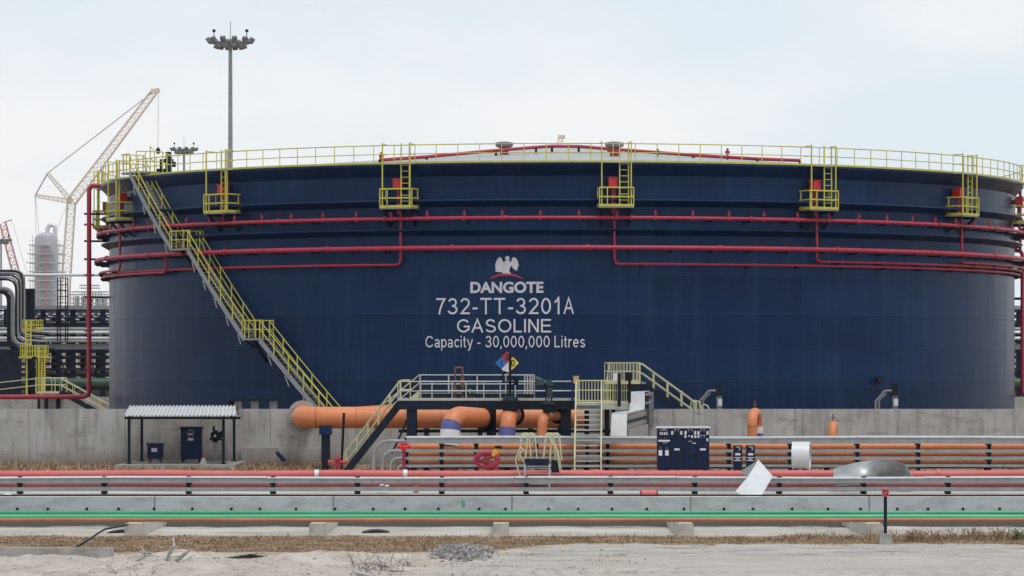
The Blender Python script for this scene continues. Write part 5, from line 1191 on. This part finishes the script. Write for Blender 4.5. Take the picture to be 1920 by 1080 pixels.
# main pipe rack
d = 300
def prack(name, lb, px0, px1, cols, d, full=True):
    t = thing(name, lb, 'pipe rack', (X((px0 + px1) / 2, d), d, 0))
    for k, px in enumerate(cols):
        x_ = X(px, d)
        for dd in (0, 7): MB().bx(x_ - .22, x_ + .22, d + dd - .18, d + dd + .18, 0, Z(578, d)).build('column', NAVY, t)
        for y_ in (580, 612, 655, 700): MB().bx(x_ - .2, x_ + .2, d + .25, d + 6.75, Z(y_, d) - .25, Z(y_, d) + .2).build('cross_beam', NAVY, t)
    xa, xb = X(px0, d), X(px1, d)
    for y0, y1, m_ in ((573, 580, GALV), (581, 584, NAVY), (601, 603, NAVY), (609, 613, NAVY), (645, 655, GALV), (655, 662, NAVY), (690, 695, NAVY)):
        MB().bx(xa, xb, d - .34, d - .26, Z(y1, d), Z(y0, d)).build('beam', m_, t)
    for k in range(len(cols) - 1):
        a, b_ = X(cols[k], d), X(cols[k + 1], d)
        mb = MB(); mb.bar((a, d, Z(586, d)), ((a + b_) / 2, d, Z(600, d)), .1); mb.bar((b_, d, Z(586, d)), ((a + b_) / 2, d, Z(600, d)), .1)
        if k % 2 == 0: mb.bar((a, d, Z(665, d)), (b_, d, Z(735, d)), .13); mb.bar((b_, d, Z(665, d)), (a, d, Z(735, d)), .13)
        mb.build('brace', NAVY, t)
    rnds = [(595, .10, GALV, 1.5), (605, .16, DULLGREY, 3), (590, .09, GALVL, 5), (617, .16, GALV, -.8), (623, .14, GALVL, -.9), (628, .18, GALV, 1), (634, .15, GALVL, -.8), (640, .12, GALV, -.9), (670, .16, DULLGREY, 2), (682, .12, RUST, 4), (703, .18, RUST, 5.5), (717, .40, DKGREEN, -1.2), (729, .2, RUST, 5), (738, .3, GALV, 3.5)]
    for y_, r_, m_, dd in rnds: MB().tube([(xa - 1, d + dd, Z(y_, d + dd)), (xb + 1, d + dd, Z(y_, d + dd))], r_, 8).build('pipe', m_, t, 50)
    for i in range(int((xb - xa) / 1.25)):
        x_ = xa + 1.25 * i + .4 * math.sin(i * 5); MB().bx(x_ - .07, x_ + .07, d - .9, d - .75, Z(646, d), Z(614, d)).build('pipe_guide', GALV if i % 2 else NAVY, t)
    return t
pr = prack('pipe_rack', 'dark steel pipe rack carrying many pipes behind the left edge of the tank', -60, 330, (-30, 12, 52, 81, 110, 137, 166, 193, 220, 250, 290), d)
prack('pipe_rack', 'dark steel pipe rack glimpsed past the right edge of the tank', 1840, 2300, (1850, 1880, 1910, 1932, 1960, 2000, 2050, 2100, 2150, 2200, 2250, 2300), 310)
# bundle of pipes bending down at far left
t = thing('pipe_loop', 'bundle of grey and dark pipes bending down at the left edge before the rack', 'pipes', (X(30, 292), 292, 0))
for k, (px, yt, r_, m_) in enumerate(((24, 541, .17, DULLGREY), (30, 524, .09, BLACKM), (33, 520, .09, GALV), (36, 516, .08, NAVY), (39, 512, .10, DULLGREY), (42, 508, .10, BLACKM), (46, 507, .08, GALV), (17, 546, .20, NAVY))):
    dd = 290 + k * .45
    MB().tube(rnd([P(-60, yt, dd), P(px, yt, dd), P(px, 645 - k * 4 if px != 17 else 655, dd), P(60 + 6 * k, 647 - 4 * k if px != 17 else 656, dd)], .9), r_, 10).build('pipe', m_, t, 50)
for px in (52, 60): MB().bx(X(px, 294) - .22, X(px, 294) + .22, 294, 294.4, 0, Z(541, 294)).build('column', NAVY, t)
MB().bx(X(38, 294), X(61, 294), 293.9, 294, Z(547, 294), Z(541, 294)).build('beam', NAVY, t)
MB().bx(X(-50, 291), X(28, 291), 291.5, 292.5, Z(650, 291), Z(640, 291)).bx(X(-50, 291), X(36, 291), 291.6, 292.4, 0, Z(655, 291)).build('plinth_frame', NAVY, t)
tag(MB().tube([P(46, 515.5, 296), P(215, 515.5, 296)], .13, 8).build('pipe', GALVL), 'thin pale horizontal pipe crossing in front of the silver column', 'pipe')
# vent frame
t = thing('ladder_frame', 'dark upright ladder frame above the pipe rack in front of the crane', 'frame', P(117, 578, 298))
mb = MB()
for px in (108, 113, 123, 127): mb.bar(P(px, 640, 298), P(px, 521, 298), .09)
for y_ in (521, 534, 545, 556, 568, 580): mb.bar(P(108, y_, 298), P(127, y_, 298), .07)
mb.build('frame', BLACKM, t)
# yellow caged ladder
d = 284; t = thing('caged_ladder', 'yellow caged ladder with two small platforms in front of the pipe rack at left', 'ladder', (X(60, d), d, 0))
def rect_cage(px0, px1, y0, y1, n, dd=d):
    mb = MB(); a, b_ = X(px0, dd), X(px1, dd); z0, z1 = Z(y1, dd), Z(y0, dd)
    for yy in (0, 1.1):
        for z_ in (z0, (z0 + z1) / 2, z1): mb.bar((a, dd + yy, z_), (b_, dd + yy, z_), .055)
        for i in range(n + 1): x_ = a + (b_ - a) * i / n; mb.bar((x_, dd + yy, z0), (x_, dd + yy, z1), .05)
    for x_ in (a, b_):
        for z_ in (z0, z1): mb.bar((x_, dd, z_), (x_, dd + 1.1, z_), .07)
    return mb
rect_cage(43, 77, 600, 618, 4).build('platform_rail', YEL, t); rect_cage(38, 66, 648, 668, 6).build('platform_rail', YEL, t); rect_cage(67, 87, 648, 668, 5).build('platform_rail', YEL, t)
for px, y_ in ((60, 618), (52, 669), (77, 669)): MB().bx(X(px, d) - .75, X(px, d) + .75, d, d + 1.1, Z(y_, d) - .12, Z(y_, d)).build('floor', YEL, t)
mb = MB()
for px in (48, 58): mb.bar(P(px, 648, d), P(px, 600, d), .09)
for px in (73, 84): mb.bar(P(px, 735, d), P(px, 650, d), .09)
for px in (69, 80): mb.bar(P(px, 735, d + .6), P(px, 668, d + .6), .07)
for i in range(16): mb.bar(P(73, 735 - 5 * i, d), P(84, 735 - 5 * i, d), .05)
for i in range(9): mb.bar(P(48, 646 - 5 * i, d), P(58, 646 - 5 * i, d), .05)
mb.build('ladder', YEL, t)
for px in (50, 78): MB().bar(P(px, 790, d + .9), P(px, 600 if px == 50 else 669, d + .9), .14).build('post', YEL, t)
# cream crossover at the far wall
d = 249; t = thing('crossover_stairs', 'cream railed step over stair at the far wall, left of the tank', 'stairs', (X(90, d), d, 0))
za = Z(735, d); xa, xb = X(67, d), X(112, d)
MB().bx(xa, xb, d, d + 4, za - .12, za).build('floor', CREAM, t)
railing(MB(), [(xa, d, za), (xb, d, za)], 1.0, .03, .55).build('handrail', CREAM, t); railing(MB(), [(xa, d + 4, za), (xb, d + 4, za)], 1.0, .03, .9).build('handrail', CREAM, t)
for dd in (0, 1.1):
    a = Vector((xb, d + dd, za)); b_ = Vector((X(176, d), d + dd, Z(770, d))); b_ = a + (b_ - a) * (za / (za - b_.z))
    MB().bar(a, b_, .06, .3).build('stringer', NAVY, t)
    mb = MB()
    for h in (.5, 1): mb.tube([a + Vector((0, 0, h)), b_ + Vector((0, 0, h))], .032, 6)
    for i in range(7): q = a.lerp(b_, i / 6); mb.tube([q, q + Vector((0, 0, 1))], .03, 6)
    mb.build('handrail', CREAM, t)
    a = Vector((xa, d + 3 + dd, za)); b_ = P(28, 740, d + 3 + dd); b_ = a + (b_ - a) * (za / (za - b_.z))
    mb = MB()
    for h in (.5, 1): mb.tube([a + Vector((0, 0, h)), b_ + Vector((0, 0, h))], .032, 6)
    for i in range(6): q = a.lerp(b_, i / 5); mb.tube([q, q + Vector((0, 0, 1))], .03, 6)
    mb.build('handrail', CREAM, t)
for q in (xa + .2, xb - .2): MB().bx(q - .1, q + .1, d + .1, d + .3, 0, za - .12).build('column', NAVY, t)
# pale sheds and low plant beyond the rack
t = thing('shed', 'pale low shed seen between the columns under the pipe rack', 'building', (X(110, 420), 420, 0))
MB().bx(X(15, 420), X(190, 420), 420, 440, 0, Z(693, 420)).build('wall', HAZ, t); MB().bx(X(12, 420), X(193, 420), 419, 441, Z(693, 420), Z(688, 420)).build('roof', CRANER, t)
for i in range(7): x_ = X(30 + 24 * i, 420); MB().bx(x_ - .6, x_ + .6, 419.9, 420, .5, 3.2).build('opening', DULLGREY, t)
t = thing('process_unit', 'low grey jumble of steelwork and vessels in the far distance at left', 'plant', (X(60, 600), 600, 0))
mb = MB(); random.seed(3)
for i in range(26):
    x_ = X(-60 + 12 * i, 600); h = Z(random.uniform(575, 625), 600); mb.bar((x_, 600, 0), (x_, 600, h), .35); mb.bar((x_, 606, 0), (x_, 606, h), .3)
for y_ in (600, 612, 625, 640, 655): mb.bx(X(-60, 600), X(250, 600), 599.8, 606, Z(y_, 600), Z(y_, 600) + .3)
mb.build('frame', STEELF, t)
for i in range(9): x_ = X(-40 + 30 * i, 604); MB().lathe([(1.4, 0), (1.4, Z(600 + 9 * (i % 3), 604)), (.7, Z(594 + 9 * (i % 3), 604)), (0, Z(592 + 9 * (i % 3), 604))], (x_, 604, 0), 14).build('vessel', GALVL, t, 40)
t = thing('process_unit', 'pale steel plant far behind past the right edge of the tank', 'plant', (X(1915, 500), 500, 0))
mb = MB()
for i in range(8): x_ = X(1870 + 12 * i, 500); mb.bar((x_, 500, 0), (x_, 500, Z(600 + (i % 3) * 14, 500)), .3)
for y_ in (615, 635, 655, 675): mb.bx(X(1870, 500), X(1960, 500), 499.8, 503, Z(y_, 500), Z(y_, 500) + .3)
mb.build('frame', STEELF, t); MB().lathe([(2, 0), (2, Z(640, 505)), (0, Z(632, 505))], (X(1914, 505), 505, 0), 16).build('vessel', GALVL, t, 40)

# ------------------------------------------------------------------ dry grass, branches and debris in the foreground
random.seed(11)
def gbound(x): return 91.6 + 4.6 * sstep(-2.0, 2.2, x)
mb = MB(); cnt = 0
while cnt < 52000:
    x_ = random.uniform(-16.5, 16.5); y_ = random.uniform(87.5, 101.2)
    nb = mnoise.fractal(Vector((x_ * .5, y_ * .9, 5)), 1.0, 2.0, 4)
    g0 = gbound(x_) + nb * 2.2
    if (y_ < g0 and random.random() > .10 * max(0, 1 - (g0 - y_) / 2.5) * (1 if x_ < 1 else .4)) or y_ > 100.8 + nb * .8: continue
    if mnoise.noise(Vector((x_ * .9, y_ * 1.6, 2))) < -.28 + random.uniform(-.25, .25): continue
    tall = 1 + (1.5 * sstep(7.2, 9, x_) * sstep(97.5, 99.5, y_))
    h = (random.uniform(.015, .06) if random.random() < .93 else random.uniform(.06, .17)) * (.6 + .7 * max(0, nb + .5)) * tall
    a = random.uniform(0, 6.283); l = random.uniform(.3, 1.3) * h if random.random() < .3 else random.uniform(1.2, 3.5) * h
    z0 = yard_z(x_, y_) if y_ < 101.3 else 0; w = random.uniform(.005, .014)
    mb.add([(x_ - w * math.cos(a + 1.57), y_ - w * math.sin(a + 1.57), z0), (x_ + w * math.cos(a + 1.57), y_ + w * math.sin(a + 1.57), z0), (x_ + l * math.cos(a), y_ + l * math.sin(a), z0 + h)], [(0, 1, 2)]); cnt += 1
for i in range(30000):
    x_ = random.uniform(-15, 3); y_ = random.uniform(82, 92)
    if mnoise.fractal(Vector((x_ * .55, y_ * .8, 15)), 1.0, 2.0, 4) < .18 + random.uniform(-.06, .25) + (.25 if x_ < -6 else 0): continue
    h = random.uniform(.01, .05); a = random.uniform(0, 6.283); l = random.uniform(1, 3.5) * h; z0 = yard_z(x_, y_) - .003; w = random.uniform(.004, .011)
    mb.add([(x_ - w * math.cos(a + 1.57), y_ - w * math.sin(a + 1.57), z0), (x_ + w * math.cos(a + 1.57), y_ + w * math.sin(a + 1.57), z0), (x_ + l * math.cos(a), y_ + l * math.sin(a), z0 + h)], [(0, 1, 2)])
GRASS = mat('dry_grass', (.29, .20, .122), .9, var=.35, scale=.8, island=True, spec=.2, dirt=((.10, .075, .055), .8, 1.0))
o = mb.build('dry_grass', GRASS, loc=(0, 0, 0)); tag(o, 'low dead brown grass growing in a strip before the sleepers', 'grass', kind='stuff')
# litter of soil and dead stalks along the wall
mb = MB()
for i in range(9000):
    x_ = random.uniform(-27, X(640, 160) if i % 3 else 27); y_ = random.uniform(158, 174)
    if mnoise.noise(Vector((x_ * .5, y_ * .3, 9))) < -.1 + random.uniform(-.2, .2): continue
    h = random.uniform(.05, .3); a = random.uniform(0, 6.283); w = .03; l = random.uniform(.05, .3)
    mb.add([(x_ - w, y_, 0), (x_ + w, y_, 0), (x_ + l * math.cos(a), y_ + l * math.sin(a), h)], [(0, 1, 2)])
o = mb.build('dry_grass', GRASS, loc=(0, 170, 0)); tag(o, 'sparse dead brown grass on the soil along the foot of the concrete wall', 'grass', kind='stuff')
mb = MB(); cnt = 0
while cnt < 2600:
    x_ = random.uniform(-15, 15); y_ = random.uniform(79, 95)
    if x_ > 0 and random.random() < .9: continue
    r_ = random.uniform(.006, .022) if random.random() < .9 else random.uniform(.02, .05); z0 = yard_z(x_, y_)
    mb.add([(x_ + r_ * random.uniform(.7, 1.5) * a, y_ + r_ * b_ * random.uniform(.7, 1.2), z0 + r_ * c) for a, b_, c in ((-1, 0, 0), (0, -1, 0), (1, 0, 0), (0, 1, 0), (.1, .1, .9))], [(0, 1, 4), (1, 2, 4), (2, 3, 4), (3, 0, 4)]); cnt += 1
o = mb.build('gravel', mat('gravel_stone', (.25, .225, .195), .9, island=True), loc=(0, 0, 0)); tag(o, 'small loose stones scattered over the sandy yard', 'gravel', kind='stuff')
def onground(px, py):
    d = F * CH / (py - HY)
    for _ in range(6): d = F * (CH - yard_z(X(px, d), d)) / (py - HY)
    return Vector((X(px, d), d, yard_z(X(px, d), d)))
# weeds with tall stems at right
def weed(px, py, n, h, w, lb, nm='dry_weed', m_=None, grp='tall dry weeds'):
    b0 = onground(px, py); t = MB()
    for i in range(n):
        a = random.uniform(0, 6.283); r0 = random.uniform(0, w); s = b0 + Vector((r0 * math.cos(a) * 1.6, r0 * math.sin(a), -.01)); hh = h * random.uniform(.4, 1.1)
        lean = Vector((random.uniform(-.35, .35), random.uniform(-.2, .2), 1)) * hh
        t.tube([s, s + lean * .55 + Vector((random.uniform(-.03, .03), 0, 0)), s + lean], [.009, .007, .004], 3)
        for k in range(5):
            q = s + lean * random.uniform(.15, 1); e = Vector((random.uniform(-.12, .12), random.uniform(-.1, .1), random.uniform(-.02, .1)))
            u_ = Vector((.012, 0, .006)); t.add([q - u_, q + u_, q + e], [(0, 1, 2)])
    tag(t.build(nm, m_ or GRASS, loc=b0), lb, 'weed', grp)
for px, py, n, h, w, lb in ((1712, 1016, 70, .34, .45, 'bushy tuft of dry brown weed just right of the marker post'), (1765, 1012, 40, .30, .4, 'loose tuft of dry weed second right of the marker post'), (1820, 1012, 50, .34, .45, 'sparse dry weed tuft midway between marker post and right edge'), (1868, 1013, 50, .36, .4, 'dry weed tuft with long stems near the right edge'), (1908, 1012, 60, .30, .4, 'greenish tuft of weed at the right edge of the picture')):
    weed(px, py, n, h, w, lb, m_=mat('green_weed', (.13, .15, .05), .9, island=True) if 'greenish' in lb else None)
def branches(nm, lb, cat, segs, m_, loc):
    mb = MB()
    for pts, r_ in segs:
        k = len(pts); mb.tube(rnd(pts, .3, 3) if k > 2 else pts, [r_ * (1 - .6 * i / max(1, (len(rnd(pts, .3, 3)) if k > 2 else k) - 1)) for i in range(len(rnd(pts, .3, 3)) if k > 2 else k)], 6)
    tag(mb.build(nm, m_, loc=loc), lb, cat)
def Q(px, py, dz=0, gy=None): # point above the ground below row gy
    b0 = onground(px, gy or py); return Vector((b0.x, b0.y, Z(py, b0.y))) if gy else b0 + Vector((0, 0, dz))
branches('dead_branch', 'grey dead branch pile sticking up from the sand left of the middle', 'branch', [
    ([Q(305, 1060), Q(285, 1048, .05), Q(262, 1035, 0, 1052)], .055), ([Q(300, 1058), Q(272, 1050), Q(270, 1032, 0, 1050), Q(263, 1024, 0, 1050)], .045),
    ([Q(312, 1052), Q(320, 1032, 0, 1052), Q(327, 1022, 0, 1052), Q(324, 1008, 0, 1052)], .045), ([Q(318, 1040, 0, 1052), Q(335, 1024, 0, 1052)], .02), ([Q(330, 1052), Q(350, 1036, 0, 1052), Q(358, 1030, 0, 1052)], .05),
    ([Q(255, 1052), Q(280, 1040, 0, 1054), Q(300, 1044, 0, 1054)], .03), ([Q(345, 1050), Q(362, 1040, 0, 1050)], .03), ([Q(286, 1060), Q(310, 1046, 0, 1056), Q(340, 1042, 0, 1054)], .035)], WOOD, onground(300, 1056))
tag(MB().tube(rnd([Q(136, 1032), Q(160, 1016, 0, 1030), Q(196, 992, 0, 1024), Q(240, 984, 0, 1008)], .5), .028, 6).build('cable', BLACKM), 'dark loose cable slanting up from the grass to the orange pipe', 'cable')
segs = []
for i in range(46):
    px = random.uniform(660, 770); py = random.uniform(1052, 1078); h = random.uniform(8, 34); dx = random.uniform(-22, 22)
    segs.append(([Q(px, py), Q(px + dx * .6, py - h * .6, 0, py), Q(px + dx, py - h, 0, py)], .0065))
for i in range(10):
    px = random.uniform(660, 760); py = random.uniform(1058, 1078); segs.append(([Q(px, py, .02), Q(px + 20, py + 3, .06), Q(px + 42, py, .02)], .008))
branches('dry_shrub', 'leafless tangle of thin dark twigs on the sand at bottom middle', 'shrub', segs, TWIG, onground(715, 1070))
segs = []
for i in range(14):
    px = random.uniform(205, 290); py = random.uniform(1066, 1080); segs.append(([Q(px, py), Q(px + random.uniform(-15, 15), py - random.uniform(4, 16), 0, py), Q(px + random.uniform(-25, 25), py - random.uniform(4, 18), 0, py)], .007))
branches('dry_shrub', 'small dark twig clump on the sand at the bottom left', 'shrub', segs, TWIG, onground(250, 1075))
DKT = mat('dark_tuft', (.05, .05, .035), .9, island=True, spec=.2)  # dark blades; the larger clump stands in for a bush shadow
for px, py, n_, h_, w_, lb in ((470, 1043, 240, .13, .42, 'dark tuft added for a bush shadow at the lower edge of the grass strip right of the dead branches'), (190, 1034, 120, .10, .3, 'small dark matted tuft above the end of the kerb stone')):
    b0 = onground(px, py); mb = MB()
    for i in range(n_ * 4):
        a = random.uniform(0, 6.283); r0 = abs(random.gauss(0, .5)) * w_; s = b0 + Vector((r0 * math.cos(a) * 2.0, r0 * math.sin(a), -.005)); e = s + Vector((random.uniform(-.09, .09), random.uniform(-.08, .08), h_ * random.uniform(.3, 1) * max(.2, 1 - r0 / w_)))
        u_ = Vector((.012, 0, 0)); mb.add([s - u_, s + u_, e], [(0, 1, 2)])
    tag(mb.build('grass_or_shadow_tuft', DKT, loc=b0), lb, 'grass tuft', 'dark grass and shadow tufts')
# ash heap
ASH = mat('ash_clod', (.25, .245, .24), .95, var=.5, scale=4, bump=.8, island=True)
mb = MB()
for i in range(900):
    u_, v_ = random.gauss(0, .45), random.gauss(0, .4)
    if abs(u_) > 1 or abs(v_) > 1: continue
    b0 = onground(868 + 66 * u_, 1038 + 17 * v_); r_ = random.uniform(.015, .085); hz_ = .17 * max(0, 1 - u_ * u_ - v_ * v_)
    vs = [b0 + Vector((r_ * random.uniform(.6, 1.3) * a, r_ * random.uniform(.6, 1.3) * b_, hz_ * random.random() + r_ * c)) for a, b_, c in ((-1, 0, 0), (0, -1, -.2), (1, 0, .1), (0, 1, 0), (.1, .1, .8), (0, 0, -.8))]
    mb.add(vs, [(0, 1, 4), (1, 2, 4), (2, 3, 4), (3, 0, 4), (1, 0, 5), (2, 1, 5), (3, 2, 5), (0, 3, 5)])
tag(mb.build('rubble_heap', ASH, loc=onground(868, 1040)), 'low heap of dark grey ash and broken lumps on the sand near the middle', 'rubble heap')
# kerb piece and plank
a, b_ = onground(-12, 1050), onground(212, 1046); mb = MB(); n = 6
mb.prism([a + Vector((0, 0, -.1)), b_ + Vector((0, 0, -.1)), b_ + Vector((-.02, 0, .24)), a + Vector((0, 0, .33))], (0, .3, 0))
tag(mb.build('kerb_stone', CONC), 'long grey concrete kerb stone lying at the left edge of the yard', 'kerb stone')
a, b_ = onground(634, 1068), onground(700, 1086); mb = MB(); mb.bar(a + Vector((0, 0, .04)), b_ + Vector((0, 0, .05)), .16, .07)
tag(mb.build('wooden_plank', WOOD), 'weathered plank end lying on the sand at the bottom edge', 'plank')
for px, py, w, lb in ((232, 993, .55, 'dark rag lying on the concrete beside a sleeper at left'), (705, 984, .5, 'flattened dark rag under the orange pipe left of the middle sleeper')):
    b0 = Vector((X(px, 103.5), 103.5, .008)); sh_ = shell_sheet(MB(), lambda u, v: b0 + Vector(((u - .5) * w * 1.6, (v - .5) * 1.2 * (1 - .5 * u), .07 * math.sin(u * 3.1) * (.5 + .5 * math.sin(v * 7)))), 10, 6, .01)
    tag(sh_.build('rag', BLACKM, smooth=60), lb, 'rag')
# ------------------------------------------------------------------ pale air over the refinery
mb = MB(); mb.bx(-420, 420, -30, 1250, -1, 140)
hm = bpy.data.materials.new('haze_air'); hm.use_nodes = True; hn = hm.node_tree
hn.nodes.remove(hn.nodes['Principled BSDF'])
pv = hn.nodes.new('ShaderNodeVolumePrincipled'); pv.inputs['Density'].default_value = .00004; pv.inputs['Color'].default_value = (.90, .94, .98, 1); pv.inputs['Anisotropy'].default_value = .2
hn.links.new(pv.outputs[0], hn.nodes['Material Output'].inputs['Volume'])
hz_ = mb.build('haze', hm); tag(hz_, 'pale humid air thickening over the far refinery', 'haze', kind='stuff')
